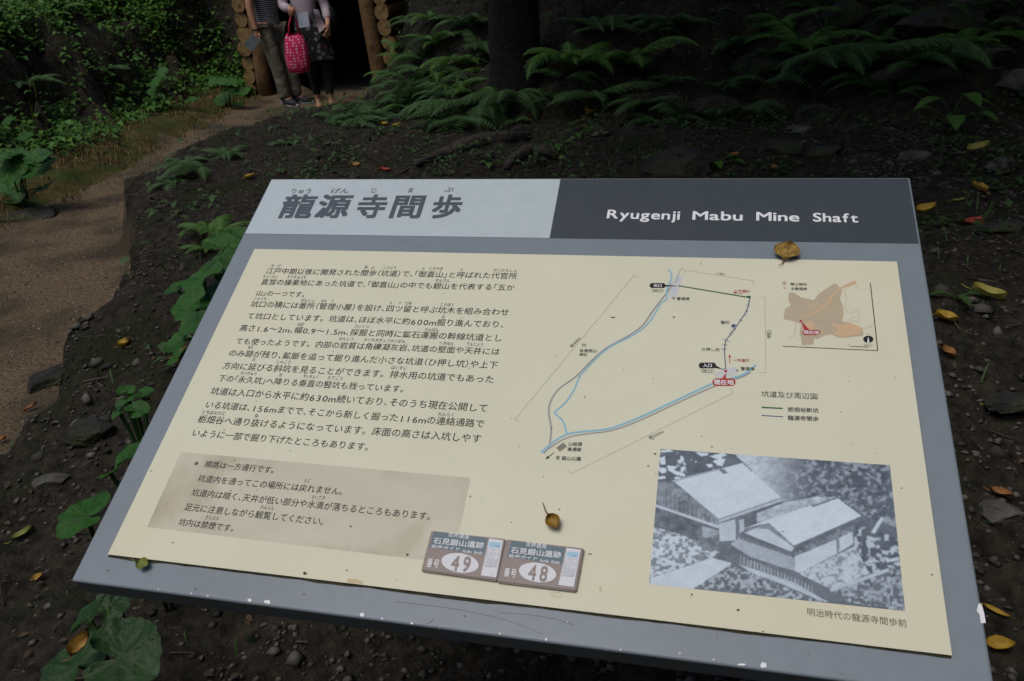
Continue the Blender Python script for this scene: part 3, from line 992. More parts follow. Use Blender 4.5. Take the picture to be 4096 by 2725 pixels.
# ------------------------------------------------------------------ fallen leaves, each on its own
def leaf_obj(label, P, L, wd, hd, m, nrm=(0, 0, 1), curl=.15, stem=.4, seed=0, group='fallen leaves on the soil', name='fallen_leaf'):
    rs_ = np.random.RandomState(seed)
    nrm = np.array(nrm, float)
    nrm /= np.linalg.norm(nrm)
    h = np.array([math.cos(hd), math.sin(hd), 0])
    h -= nrm * h.dot(nrm)
    h /= np.linalg.norm(h)
    s = np.cross(nrm, h)
    n = 11
    q = np.linspace(0, 1, n)
    k = MB()
    half = wd * .5 * np.sin(np.pi * q ** .85) ** .75 * (1 + .08 * (rs_.rand(n) - .5))
    cols = []
    for u in (-1, -.5, 0, .5, 1):
        z = curl * wd * (u * u) * 1.2 + curl * .6 * L * (q - .5) ** 2 + .04 * wd * np.sin(q * 9 + u * 4 + seed)
        cols.append(((q - .5) * L)[:, None] * h + (half * u)[:, None] * s + (z + .0015)[:, None] * nrm)
    k.add(np.concatenate(cols), [(c * n + i, c * n + i + 1, (c + 1) * n + i + 1, (c + 1) * n + i) for c in range(4) for i in range(n - 1)])
    if stem:
        b = cols[2][0]
        k.tube([b, b - h * L * stem * .5 + nrm * .001, b - h * L * stem + s * L * .12 + nrm * .003], [.0011, .0008, .0006] if L < .05 else [.002, .0015, .001], 5)
    o = k.build(name, M[m], None, True)
    o.location = P
    tag(o, label, 'leaf', group)
    return o


GL = [
    (2250, 443, .075, .05, 2.2, 'yleaf', 'yellow leaf lying alone far right, above the red curled leaf'),
    (2130, 492, .075, .045, .3, 'yleaf', 'tan yellow leaf touching the top right sign edge'),
    (2205, 470, .05, .018, .1, 'gleaf', 'narrow yellow green leaf above the red curled leaf'),
    (2270, 690, .085, .05, -.4, 'yleaf2', 'large pale yellow green leaf right of the sign'),
    (2173, 743, .055, .036, -.2, 'yleaf', 'bright yellow oval leaf next to the right sign edge'),
    (2178, 824, .04, .03, -.9, 'oleaf', 'orange leaf half hidden by the right sign edge'),
    (2297, 955, .06, .035, -.5, 'yleaf', 'yellow leaf with a brown centre right of the sign'),
    (1362, 265, .11, .09, 1.2, 'yleaf', 'large round yellow leaf on the slope behind the sign'),
    (2250, 350, .10, .05, .3, 'yleaf2', 'folded yellow leaf on the right slope near the pale stones'),
    (887, 399, .06, .03, .1, 'rleaf', 'red leaf at the back edge of the light header plate'),
    (915, 294, .07, .03, -.1, 'yleaf', 'thin yellow leaf on the mound near the path end'),
    (885, 290, .05, .025, .2, 'yleaf', 'small yellow leaf left of the thin yellow leaf'),
    (1265, 366, .055, .03, .0, 'yleaf', 'pale yellow leaf behind the middle of the sign'),
    (1290, 370, .04, .02, .4, 'yleaf2', 'tiny yellow leaf beside the pale yellow one'),
    (577, 413, .06, .03, .2, 'yleaf', 'yellow leaf left of the upper left sign corner'),
    (60, 1240, .055, .026, .9, 'gleaf', 'yellow green leaf on the soil at the lower left'),
    (75, 945, .045, .016, .9, 'oleaf', 'rusty brown leaf on the soil at the left edge'),
    (10, 1020, .03, .02, .3, 'oleaf', 'orange leaf scrap at the left picture edge'),
    (2303, 1148, .045, .022, -.5, 'oleaf', 'orange leaf near the lower right sign edge'),
    (2300, 1500, .05, .032, -.1, 'yleaf', 'crumpled yellow leaf at the bottom right'),
    (2292, 1420, .05, .012, -.6, 'yleaf', 'narrow curled yellow leaf beside the white paint chip'),
    (1440, 206, .09, .03, .4, 'yleaf', 'long yellow leaf caught on the ferns right of the trunk'),
    (1690, 575 - 210, .05, .03, .4, 'oleaf', 'small orange leaf behind the dark header plate'),
    (820, 387, .05, .03, .1, 'bleaf', 'brown leaf behind the left part of the light header plate'),
    (1345, 300, .05, .03, 2.0, 'yleaf2', 'small pale leaf below the large round yellow leaf'),
    (1780, 395, .05, .03, 2.0, 'oleaf', 'orange leaf among stones above the dark header plate'),
    (1215, 285, .06, .03, 1.0, 'bleaf', 'tan leaf at the foot of the drooping ferns'),
    (420, 820, .05, .018, .9, 'bleaf', 'brown rolled leaf beside the butterbur plants'),
    (290, 860 - 60, .04, .03, .9, 'yleaf', 'ochre leaf in the soil between path and butterbur'),
    (95, 1340, .03, .02, .3, 'bleaf', 'brown leaf scrap on the soil at the lower left'),
]
for i, (px, py, L, wd, hd, m_, lab) in enumerate(GL):
    P = hit(px, py)
    P[2] += .012
    rs_ = np.random.RandomState(200 + i)
    leaf_obj(lab, P, L * 1.12, wd * 1.12, hd, m_, (.5 * (rs_.rand() - .5), -.35 * rs_.rand(), 1), .35, .35, i)
# the red curled leaf that reads as a ring
P = hit(2240, 515)
k = MB()
a = np.linspace(0, 2 * np.pi, 25)[:-1]
k.tube([(.034 * math.cos(x), .022 * math.sin(x), .012 + .004 * math.sin(2 * x)) for x in np.linspace(.1, 6.1, 22)], [.004] + [.009] * 20 + [.004], 7)
o = k.build('fallen_leaf', M['rleaf'], None, True)
o.location = P
tag(o, 'red curled leaf with a dark hollow on the soil right of the sign', 'leaf', 'fallen leaves on the soil')
# dead leaf lying on the butterbur
o = leaf_obj('brown withered leaf resting on the butterbur below the sign corner', on_plane(187, 1490, z=.345), .045, .03, 1.4, 'bleaf', (.2, -.3, 1), .5, .3, 77)


# ------------------------------------------------------------------ the information board
TH = R(27)
BO = np.array([-0.5, 0.51534581, 0.98258116])            # top left corner of the cream panel
BX = np.array([1.0, 0, 0])
BY = np.array([0, -math.cos(TH), -math.sin(TH)])         # down the board
BN = np.array([0, -math.sin(TH), math.cos(TH)])          # out of the board
PH = .54007
OX0, OX1, OY0, OY1, HB, SPL = -.0370, 1.0363, -.1762, .57838, -.0377, .49972


def Wd(u, v, h=0.0):
    return BO + BX * u + BY * v + BN * h


def bp(x, y, h=0.0):
    """board coordinates of a point of the 4096 px photograph"""
    d = RC.T @ np.array([(x - 2048) / FPX, (y - 1362.5) / FPX, 1.0])
    o = BO + BN * h
    s = (o - CAMP).dot(BN) / d.dot(BN)
    q = CAMP + s * d - BO
    return np.array([q.dot(BX), q.dot(BY)])


def Zf(x0, y0, s):
    return lambda x, y: (x0 + s * x, y0 + s * y)


M['frame'] = mat('grey_blue_enamel', (.172, .210, .240), (.187, .226, .257), 60, rough=.42, spec=.35, bump=.03, bscale=600, c3=(.168, .198, .215), s3=2.5, t3=(.48, .72))
M['plate'] = mat('pale_enamel', (.42, .495, .52), (.45, .525, .55), 40, rough=.45, spec=.35)
M['dark'] = mat('charcoal_enamel', (.042, .054, .066), (.048, .060, .073), 40, rough=.40, spec=.4)
M['cream'] = mat('cream_print', (.620, .616, .470), (.650, .645, .500), 7, rough=.5, spec=.25, c3=(.63, .60, .415), s3=1.6, t3=(.42, .75))
M['creamedge'] = mat('rusty_panel_edge', (.12, .065, .02), (.05, .03, .012), 40, rough=.9)
M['ink'] = mat('black_ink', (.012, .012, .014), rough=.6)
M['ink2'] = mat('grey_ink', (.075, .07, .06), rough=.6)
M['ink3'] = mat('brown_grey_ink', (.11, .095, .075), rough=.6)
M['titleink'] = mat('slate_ink', (.070, .085, .105), rough=.5)
M['white'] = mat('white_print', (.72, .74, .76), rough=.5)
M['water'] = mat('map_blue', (.22, .46, .58), rough=.5)
M['road'] = mat('map_grey', (.30, .285, .28), rough=.5)
M['fine'] = mat('map_fine_line', (.33, .31, .24), rough=.5)
M['pale'] = mat('map_pale_blue', (.52, .55, .56), rough=.5)
M['mgreen'] = mat('map_green', (.018, .11, .04), rough=.5)
M['mblue'] = mat('map_navy', (.05, .075, .19), rough=.5)
M['mred'] = mat('map_red', (.38, .035, .035), rough=.5)
M['mbldg'] = mat('map_building', (.20, .19, .16), rough=.5)
M['tan'] = mat('map_tan', (.44, .37, .255), (.47, .40, .28), 40, rough=.5)
M['orange'] = mat('map_orange', (.59, .41, .25), rough=.5)
M['notice'] = mat('parchment_print', (.58, .56, .445), (.50, .48, .375), 14, rough=.55, spec=.2, detail=9, c3=(.41, .37, .27), s3=6, t3=(.52, .66))
M['tile'] = mat('tile_brown', (.200, .162, .146), (.220, .178, .162), 60, rough=.4, spec=.4)
M['banner'] = mat('tile_teal', (.060, .115, .150), (.072, .128, .163), 50, rough=.4, spec=.4)
M['tilewhite'] = mat('tile_white', (.62, .64, .68), rough=.4)
M['screen'] = mat('tile_pale_blue', (.30, .50, .66), rough=.4)
M['tileline'] = mat('tile_line', (.28, .31, .36), rough=.5)
M['chip'] = mat('bare_primer', (.74, .76, .78), rough=.5)
M['speck'] = mat('dirt_specks', (.02, .017, .012), (.08, .06, .035), rough=.9, island=True)
M['stain'] = mat('rust_stain', (.52, .41, .23), (.56, .47, .29), 30, rough=.6)
M['steel'] = mat('post_enamel', (.05, .055, .065), rough=.5)

_cur = bpy.data.curves.new('glyph', 'FONT')
_cur.resolution_u = 4
_gob = bpy.data.objects.new('glyph', _cur)
COL.objects.link(_gob)
_gl = {}


def glyph(ch):
    if ch not in _gl:
        _cur.body = ch
        dg = bpy.context.evaluated_depsgraph_get()
        dg.update()
        me = bpy.data.meshes.new_from_object(_gob.evaluated_get(dg))
        v = np.array([q.co[:] for q in me.vertices]).reshape(-1, 3)[:, :2]
        f = [tuple(p.vertices) for p in me.polygons]
        bpy.data.meshes.remove(me)
        _gl[ch] = (v, f)
    return _gl[ch]


HALF_R, HALF_L = '「（(', '」）)、'
_layer = [0]


def text(mb, zf, s, p0, p1, h, em=None, bold=0.0, hp=None, wide=1.0):
    """lay a line of lettering on the board between two traced points of its base line"""
    adv, off, x = [], [], 0.0
    for ch in s:
        v, f = glyph(ch) if ch != ' ' else (np.zeros((0, 2)), [])
        if ch == ' ':
            a, o = .5, 0
        elif ch in HALF_R and ord(ch) > 255:
            a, o = .5, -.5
        elif ch in HALF_L and ord(ch) > 255:
            a, o = .5, 0
        elif ord(ch) < 255:
            w_ = v[:, 0].max() - v[:, 0].min()
            a, o = (w_ * wide + .10), .05 - v[:, 0].min() * wide
            if ch.isdigit():
                a = .52 * wide + .10
                o = a / 2 - (v[:, 0].max() + v[:, 0].min()) / 2 * wide
        else:
            a, o = 1.0, 0
        off.append(x + o)
        x += a
    a, b = bp(*zf(*p0), h), bp(*zf(*p1), h)
    L = np.linalg.norm(b - a)
    u = (b - a) / L
    n = np.array([u[1], -u[0]])
    sx = L / x
    sy = em if em else sx
    if hp:                                  # height of the ink as traced, in pixels of the zoomed view
        t_ = bp(*zf(p0[0] + .28 * hp, p0[1] - hp), h) - a
        sy = abs(t_.dot(n)) / (.88 if ord(s[0]) > 255 else .72)
    for i, ch in enumerate(s):
        if ch == ' ':
            continue
        v, f = glyph(ch)
        q = v + np.array([0, .06 if ord(ch) > 255 else 0])
        if ord(ch) < 255 and wide != 1:
            q = q * np.array([wide, 1])
        cps = [(0, 0)] if not bold else [(dx * bold, dy * bold) for dx in (-1, 0, 1) for dy in (-1, 0, 1)]
        for (dx, dy) in cps:
            _layer[0] = (_layer[0] + 1) % 9
            P = a + ((q[:, 0] + off[i] + dx) * sx)[:, None] * u + ((q[:, 1] + dy) * sy)[:, None] * n
            hh = h + _layer[0] * 3e-6
            mb.add(BO + P[:, :1] * BX + P[:, 1:] * BY + BN * hh, f)
    return mb


def bpoly(mb, zf, pts, h, mi=0):
    P = [Wd(*bp(*zf(*p), h), h) for p in pts]
    return mb.add(P, [tuple(range(len(P)))[::-1]], mi)


def bline(mb, zf, pts, wpx, h, smooth=False, taper=None):
    P = np.array([bp(*zf(*p), h) for p in pts])
    if smooth:
        for _ in range(2):
            Q = [P[0]]
            for a, b in zip(P[:-1], P[1:]):
                Q += [a * .75 + b * .25, a * .25 + b * .75]
            Q.append(P[-1])
            P = np.array(Q)
    wz = np.linalg.norm(bp(*zf(pts[0][0] + wpx, pts[0][1]), h) - bp(*zf(*pts[0]), h))
    T = np.gradient(P, axis=0)
    T /= np.linalg.norm(T, axis=1)[:, None] + 1e-12
    n = np.stack([-T[:, 1], T[:, 0]], 1) * wz / 2
    A, Bb = P + n, P - n
    VV = np.concatenate([A, Bb])
    k = len(P)
    return mb.add(BO + VV[:, :1] * BX + VV[:, 1:] * BY + BN * h, [(i, i + 1, k + i + 1, k + i) for i in range(k - 1)])


def bpill(mb, zf, x0, y0, x1, y1, h, n=10):
    r = (y1 - y0) / 2
    c = (y0 + y1) / 2
    a = np.linspace(-np.pi / 2, np.pi / 2, n)
    pts = [(x1 - r + r * math.cos(q), c + r * math.sin(q)) for q in a] + [(x0 + r - r * math.cos(q), c - r * math.sin(q)) for q in a]
    return bpoly(mb, zf, pts, h)


def bell(mb, zf, cx_, cy_, rx, ry, h, n=40, skew=0.0):
    a = np.linspace(0, 2 * np.pi, n, endpoint=False)
    return bpoly(mb, zf, [(cx_ + rx * math.cos(q), cy_ + ry * math.sin(q) + skew * rx * math.cos(q)) for q in a], h)


class Pieces:
    """several printed marks, each its own mesh"""

    def __init__(self):
        self.p = []

    def new(self, name):
        self.p.append((name, MB()))
        return self

    def add(self, *a):
        self.p[-1][1].add(*a)
        return self


sign = empty('information_sign', (0, .35, 0))
tag(sign, 'large tilted grey information board with cream panel, map, old photo and Japanese text', 'information board')
SGN = np.array([0, .35, 0])


def part(mb, name, mats, smooth=False):
    o = mb.build(name, mats, sign, smooth)
    o.location = -SGN
    return o


# folded steel tray
bm = bmesh.new()
hs = -.003
cs = [Wd(OX0, OY0, hs), Wd(OX1, OY0, hs), Wd(OX1, OY1, hs), Wd(OX0, OY1, hs)]
top = [bm.verts.new(c) for c in cs]
bot = [bm.verts.new(c - BN * .040) for c in cs]
inn = [bm.verts.new(c - BN * .040) for c in (Wd(OX0 + .03, OY0 + .03, hs), Wd(OX1 - .03, OY0 + .03, hs), Wd(OX1 - .03, OY1 - .03, hs), Wd(OX0 + .03, OY1 - .03, hs))]
bm.faces.new(top[::-1])
te = []
for i in range(4):
    j = (i + 1) % 4
    bm.faces.new((top[i], top[j], bot[j], bot[i]))
    bm.faces.new((bot[i], bot[j], inn[j], inn[i]))
bm.faces.new(inn)
bm.edges.ensure_lookup_table()
ed = [e for e in bm.edges if (e.verts[0] in top and e.verts[1] in top) or (e.verts[0] in top and e.verts[1] in bot) or (e.verts[1] in top and e.verts[0] in bot)]
bmesh.ops.bevel(bm, geom=ed, offset=.004, segments=4, affect='EDGES', profile=.6)
bmesh.ops.recalc_face_normals(bm, faces=bm.faces)
me = bpy.data.meshes.new('board_frame')
bm.to_mesh(me)
bm.free()
me.materials.append(M['frame'])
tray = link(bpy.data.objects.new('board_frame', me), sign)
tray.location = -SGN
for sx in (-.28, .28):
    k = MB().box((sx, .65, .45), (.07, .03, 1.06))
    k.box((sx, .53, .917), (.05, .20, .03), rot=[[1, 0, 0], [0, math.cos(TH), -math.sin(TH)], [0, math.sin(TH), math.cos(TH)]])
    part(k, 'support_post', M['steel'])


def sheet(name, quad, h0, h1, mats):
    k = MB()
    v = [Wd(*q, h1) for q in quad] + [Wd(*q, h0) for q in quad]
    k.add(v, [(3, 2, 1, 0)], 0)
    k.add(v, [(i, (i + 1) % 4, 4 + (i + 1) % 4, 4 + i) for i in range(4)], len(mats) - 1)
    return part(k, name, mats)


e_ = .0035
s0 = bp(2246, 700, -.002)[0]
s1 = bp(2201, 943, -.002)[0]
hy = HB
plate = sheet('title_plate', [(OX0 + e_, OY0 + e_), (s0 - .0006, OY0 + e_), (s1 - .0006, hy), (OX0 + e_, hy)], -.0032, -.0024, [M['plate']])
plate['label'] = 'pale header plate with bold Japanese title'
dplate = sheet('title_plate', [(s0, OY0 + e_), (OX1 - e_, OY0 + e_), (OX1 - e_, hy), (s1, hy)], -.0032, -.0025, [M['dark']])
dplate['label'] = 'charcoal header plate with white English title'
panel = sheet('info_panel', [(0, 0), (1, 0), (1, PH), (0, PH)], -.0031, 0.0, [M['cream'], M['creamedge']])


def on(par, mb, name, m, label=None):
    if isinstance(mb, Pieces):
        for nm_, q in mb.p:
            on(par, q, nm_ or name, m)
        return None
    o = mb.build(name, m, par)
    if label:
        o['label'] = label
    return o


# -- titles
Z1 = Zf(950, 680, .5728)
hT = -.0022
k = MB()
for ch, a, b, y in (('龍', 268, 508, 330), ('源', 525, 762, 328), ('寺', 803, 1018, 330), ('間', 1040, 1288, 330), ('歩', 1333, 1550, 330)):
    text(k, Z1, ch, (a, y), (b, y + 1), hT, hp=150, bold=.028)
for s, a, b, y in (('りゅう', 362, 515, 165), ('げん', 645, 775, 163), ('じ', 922, 972, 160), ('ま', 1178, 1228, 158), ('ぶ', 1438, 1510, 155)):
    text(k, Z1, s, (a, y), (b, y), hT, hp=34, bold=.012)
on(plate, k, 'title_lettering', M['titleink'])
Z2 = Zf(2150, 680, .6788)
k = MB()
for s, a, b in (('Ryugenji', (403, 284), (842, 293)), ('Mabu', (907, 292), (1213, 298)), ('Mine', (1284, 297), (1548, 303)), ('Shaft', (1620, 303), (1895, 309))):
    text(k, Z2, s, a, b, hT, hp=51, bold=.016)
on(dplate, k, 'english_lettering', M['white'])

# -- running text
Z3, Z4, Z5 = Zf(900, 1000, .5091), Zf(720, 1350, .5643), Zf(550, 1750, .594)
H1 = .0003
k = MB()
for zf, s, a, b in (
        (Z3, '江戸中期以後に開発された間歩（坑道）で、「御直山」と呼ばれた代官所', (313, 186), (2293, 229)),
        (Z3, '直営の操業地にあった坑道で、「御直山」の中でも銀山を代表する「五か', (275, 272), (2272, 320)),
        (Z3, '山」の一つです。', (235, 358), (655, 372)),
        (Z3, '坑口の横には番所（管理小屋）を設け、四ツ留と呼ぶ坑木を組み合わせ', (193, 447), (2230, 515)),
        (Z3, 'て坑口としています。坑道は、ほぼ水平に約600m掘り進んでおり、', (163, 541), (2195, 612)),
        (Z3, '高さ1.6～2m、幅0.9～1.5m、採掘と同時に鉱石運搬の幹線坑道とし', (105, 635), (2177, 720)),
        (Z4, 'ても使ったようです。内部の岩質は角礫凝灰岩、坑道の壁面や天井には', (385, 46), (2264, 125)),
        (Z4, 'のみ跡が残り、鉱脈を追って掘り進んだ小さな坑道（ひ押し坑）や上下', (336, 132), (2250, 222)),
        (Z4, '方向に延びる斜坑を見ることができます。排水用の坑道でもあった', (293, 222), (2224, 324)),
        (Z4, '下の「永久坑」へ降りる垂直の竪坑も残っています。', (262, 310), (1618, 392)),
        (Z4, '坑道は入口から水平に約630m続いており、そのうち現在公開して', (208, 403), (2180, 530)),
        (Z4, 'いる坑道は、156mまでで、そこから新しく掘った116mの連絡通路で', (168, 499), (2154, 640)),
        (Z4, '栃畑谷へ通り抜けるようになっています。床面の高さは入坑しやす', (116, 602), (2132, 747)),
        (Z4, 'いように一部で掘り下げたところもあります。', (74, 699), (1370, 806))):
    text(k, zf, s, a, b, H1, bold=.0025, wide=1.15)
on(panel, k, 'body_text', M['ink'])
k = MB()
for zf, s, a, b in (
        (Z3, 'え ど', (352, 133), (438, 136)), (Z3, 'ま ぶ', (1085, 146), (1175, 150)), (Z3, 'こうどう', (1237, 150), (1345, 152)),
        (Z3, 'お', (1545, 158), (1567, 158)), (Z3, 'じきやま', (1598, 158), (1712, 160)), (Z3, 'よ', (1847, 165), (1868, 165)),
        (Z3, 'だいかんしょ', (2105, 170), (2295, 174)), (Z3, 'ちょくえい', (293, 218), (410, 222)), (Z3, 'そうぎょうち', (483, 222), (635, 226)),
        (Z3, 'ぎんざん', (1647, 250), (1765, 254)), (Z3, 'こうぐち', (218, 394), (325, 397)), (Z3, 'ばんしょ', (592, 405), (702, 408)),
        (Z3, 'かん', (752, 410), (797, 412)), (Z3, 'り', (830, 412), (850, 412)), (Z3, 'よ', (1290, 427), (1310, 427)), (Z3, 'つ', (1360, 428), (1380, 428)),
        (Z3, 'どめ', (1412, 430), (1465, 432)), (Z3, 'こうぼく', (1683, 440), (1803, 445)), (Z3, 'ほ', (1700, 537), (1725, 537)),
        (Z3, 'はば', (566, 595), (615, 596)), (Z3, 'さいくつ', (1010, 612), (1127, 616)), (Z3, 'うんぱん', (1562, 638), (1677, 642)),
        (Z3, 'がんしつ', (890, 710), (1008, 712)), (Z3, 'かくれきぎょうかいがん', (1087, 718), (1415, 732)), (Z3, 'へきめん', (1677, 745), (1798, 750)),
        (Z3, 'てんじょう', (1893, 752), (2028, 757)), (Z4, 'あと', (476, 80), (518, 82)), (Z4, 'の', (508, 168), (530, 168)),
        (Z4, 'しゃこう', (677, 183), (783, 188)), (Z4, 'はいすい', (1492, 224), (1607, 230)), (Z4, 'えいきゅう', (422, 262), (540, 270)),
        (Z4, 'お', (698, 278), (720, 278)), (Z4, 'すいちょく', (867, 286), (980, 292)), (Z4, 'たてこう', (1042, 297), (1152, 303)),
        (Z4, 'れんらく', (1825, 555), (1945, 563)), (Z4, 'とちはただに', (150, 540), (318, 553)), (Z4, 'ぬ', (525, 567), (550, 567)),
        (Z5, 'もど', (1117, 303), (1158, 306)), (Z5, 'すいてき', (1165, 417), (1260, 424)), (Z5, 'かんらん', (822, 483), (917, 490)), (Z5, 'きんえん', (450, 552), (547, 558))):
    text(k, zf, s, a, b, .0004, em=.0072)
on(panel, k, 'furigana', M['ink2'])
k = MB()
bpoly(k, Z5, [(292, 98), (2242, 272), (2120, 848), (65, 603)], .00018)
on(panel, k, 'notice_box', M['notice'])
k = MB()
for s, a, b in (('※ 順路は一方通行です。', (372, 193), (945, 245)), ('坑道内を通ってこの場所には戻れません。', (398, 296), (1410, 392)),
                ('坑道内は暗く、天井が低い部分や水滴が落ちるところもあります。', (356, 392), (2005, 562)),
                ('足元に注意しながら観覧してください。', (308, 490), (1282, 596)), ('坑内は禁煙です。', (268, 590), (672, 640))):
    text(k, Z5, s, a, b, .0004, bold=.004)
on(panel, k, 'notice_text', M['ink'])

# -- route map
Z6 = Zf(2000, 1000, .6057)
road, river, fine, pale, green, navy, red, blk, lab, wht, bldg = (MB() if i in (8, 9) else Pieces() for i in range(11))
pale.new('site_patch')
bpoly(pale, Z6, [(1165, 168), (1203, 172), (1195, 220), (1170, 300), (1135, 335), (1110, 290), (1130, 235)], .00012)
pale.new('site_patch')
bpoly(pale, Z6, [(1415, 815), (1480, 783), (1560, 772), (1578, 800), (1540, 830), (1470, 845), (1420, 840)], .00012)
road.new('map_road')
bline(road, Z6, [(1208, 117), (1187, 140), (1162, 212), (1135, 215), (1128, 245)], 5, .0002)
bline(road, Z6, [(1128, 245), (1090, 300), (1030, 375), (990, 430), (960, 480), (920, 520), (860, 560), (790, 600), (710, 640), (650, 690), (590, 745), (535, 805),
                 (480, 855), (400, 905), (350, 965), (322, 1030), (322, 1090), (338, 1160), (338, 1230), (323, 1300)], 11, .00021, True)
river.new('map_river')
bline(river, Z6, [(1112, 125), (1140, 170), (1115, 230), (1095, 280), (1108, 325), (1060, 352), (1030, 410), (985, 480), (930, 530), (860, 575), (760, 620), (690, 665),
                  (610, 740), (520, 840), (505, 890), (480, 940), (440, 1000), (400, 1040), (352, 1072), (385, 1100), (420, 1130), (440, 1212)], 10, .0003, True)
river.new('map_river')
bline(river, Z6, [(272, 1338), (340, 1275), (440, 1213), (560, 1198), (700, 1187), (800, 1157), (960, 1090), (1150, 1000), (1300, 930), (1405, 880), (1540, 845), (1620, 820), (1690, 758)], 14, .00031, True)
road.new('map_road')
bline(road, Z6, [(287, 1345), (327, 1305), (440, 1237), (560, 1215), (720, 1200), (850, 1158), (1000, 1092), (1200, 997), (1420, 897), (1540, 857), (1600, 840), (1657, 808)], 10, .00022, True)
for L_ in ([(920, 182), (885, 168), (97, 1122), (130, 1138)], [(450, 1445), (472, 1478), (1545, 942), (1520, 910)], [(1215, 160), (1220, 133), (1675, 205), (1672, 235)], [(1705, 304), (1750, 306), (1756, 810), (1712, 810)]):
    fine.new('distance_bracket')
    for a, b in zip(L_[:-1], L_[1:]):
        bline(fine, Z6, [a, b], 2.6, .0002)
green.new('new_tunnel_line')
bline(green, Z6, [(1186, 238), (1650, 315)], 9, .0003)
bpoly(green, Z6, [(1630, 302), (1656, 304), (1655, 320), (1634, 318)], .00032)
red.new('exit_tick')
bline(red, Z6, [(1187, 231), (1179, 245)], 4, .0003)
navy.new('mine_tunnel_line')
bline(navy, Z6, [(1651, 318), (1640, 370), (1625, 410), (1585, 470), (1555, 515), (1525, 555), (1490, 600), (1482, 655), (1490, 785)], 6, .0003)
for a, b in (((1636, 337), (1650, 343)), ((1626, 362), (1648, 372)), ((1622, 396), (1640, 412)), ((1608, 425), (1628, 434)), ((1578, 460), (1602, 470)), ((1540, 488), (1566, 502)),
             ((1535, 515), (1560, 527)), ((1520, 535), (1540, 545)), ((1512, 550), (1530, 565)), ((1472, 588), (1520, 609)), ((1468, 627), (1503, 627)), ((1460, 655), (1497, 654)), ((1468, 792), (1490, 780))):
    bline(navy, Z6, [a, b], 4, .00033)
bell(navy, Z6, 1541, 502, 14, 11, .00034, 16)
red.new('location_marker')
bell(red, Z6, 1491, 800, 11, 9, .0004, 24)
bpill(red, Z6, 1402, 848, 1556, 898, .0004)
bpoly(red, Z6, [(1491, 812), (1492, 852), (1465, 852)], .00042)
for pts in ([(1605, 290), (1552, 283)], [(1517, 748), (1517, 706)]):
    red.new('route_arrow')
    bline(red, Z6, pts, 5, .0003)
    bpoly(red, Z6, [(1536, 281), (1562, 274), (1558, 290)] if pts[0][0] > 1550 else [(1517, 688), (1508, 708), (1527, 708)], .00033)
blk.new('exit_marker')
bpill(blk, Z6, 988, 219, 1093, 251, .0004)
bpoly(blk, Z6, [(1085, 230), (1170, 237), (1170, 239), (1085, 242)], .00042)
blk.new('entrance_marker')
bpill(blk, Z6, 1312, 744, 1427, 782, .0004)
bpoly(blk, Z6, [(1425, 763), (1472, 788), (1410, 778)], .00042)
blk.new('park_arrow')
bline(blk, Z6, [(360, 1337), (318, 1368)], 5, .0003)
bpoly(blk, Z6, [(300, 1382), (313, 1360), (327, 1375)], .00033)
blk.new('shrine_symbol')
for a, b in (((540, 622), (570, 622)), ((543, 630), (567, 630)), ((547, 622), (543, 643)), ((562, 622), (564, 643))):
    bline(blk, Z6, [a, b], 3.2, .0003)
bldg.new('map_building')
bpoly(bldg, Z6, [(370, 1308), (418, 1272), (443, 1298), (395, 1332)], .0003)
bldg.new('map_building')
bpoly(bldg, Z6, [(1140, 311), (1155, 311), (1154, 326), (1139, 326)], .0003)
bldg.new('map_building')
bpoly(bldg, Z6, [(1557, 798), (1572, 789), (1579, 797), (1564, 806)], .0003)
for s, a, b in (('（坑口）', (996, 278), (1084, 280)), ('管理棟', (1165, 331), (1252, 332)), ('116m', (1419, 160), (1484, 166)), ('竪坑', (1457, 488), (1517, 489)), ('ひ押し坑', (1330, 666), (1450, 669)),
                ('（坑口）', (1322, 811), (1418, 813)), ('管理棟', (1588, 794), (1682, 797)), ('約400m', (476, 646), (534, 583)), ('佐毘売山', (524, 675), (640, 677)), ('神社', (521, 701), (576, 702)),
                ('約300m', (991, 1252), (1084, 1206)), ('山組頭', (448, 1293), (542, 1295)), ('高橋家', (443, 1328), (539, 1331)), ('至', (366, 1383), (395, 1384)), ('銀山公園', (405, 1387), (535, 1393)), ('156m', (1760, 527), (1765, 583))):
    text(lab, Z6, s, a, b, .0005, bold=.008, em=.0088 if s == '156m' else None)
rl = MB()
text(rl, Z6, '一方通行', (1543, 275), (1648, 284), .0005, bold=.008)
text(rl, Z6, '一方通行', (1536, 737), (1648, 740), .0005, bold=.008)
text(wht, Z6, '出口', (1012, 244), (1070, 245), .0006, bold=.02)
text(wht, Z6, '入口', (1340, 773), (1402, 774), .0006, bold=.02)
text(wht, Z6, '現在地', (1412, 888), (1545, 891), .0006, bold=.02)
Z8 = Zf(3000, 950, .5104)
text(lab, Z8, '坑道及び周辺図', (88, 1247), (535, 1270), .0005)
text(lab, Z8, '栃畑谷新坑', (295, 1364), (540, 1374), .0005, bold=.012)
text(lab, Z8, '龍源寺間歩', (295, 1430), (540, 1440), .0005, bold=.012)
green.new('legend_line')
bline(green, Z8, [(90, 1332), (257, 1340)], 13, .0003)
navy.new('legend_line')
bline(navy, Z8, [(90, 1395), (258, 1405)], 8, .0003)
tan, orn, thin = Pieces(), Pieces(), Pieces()
tan.new('district_map')
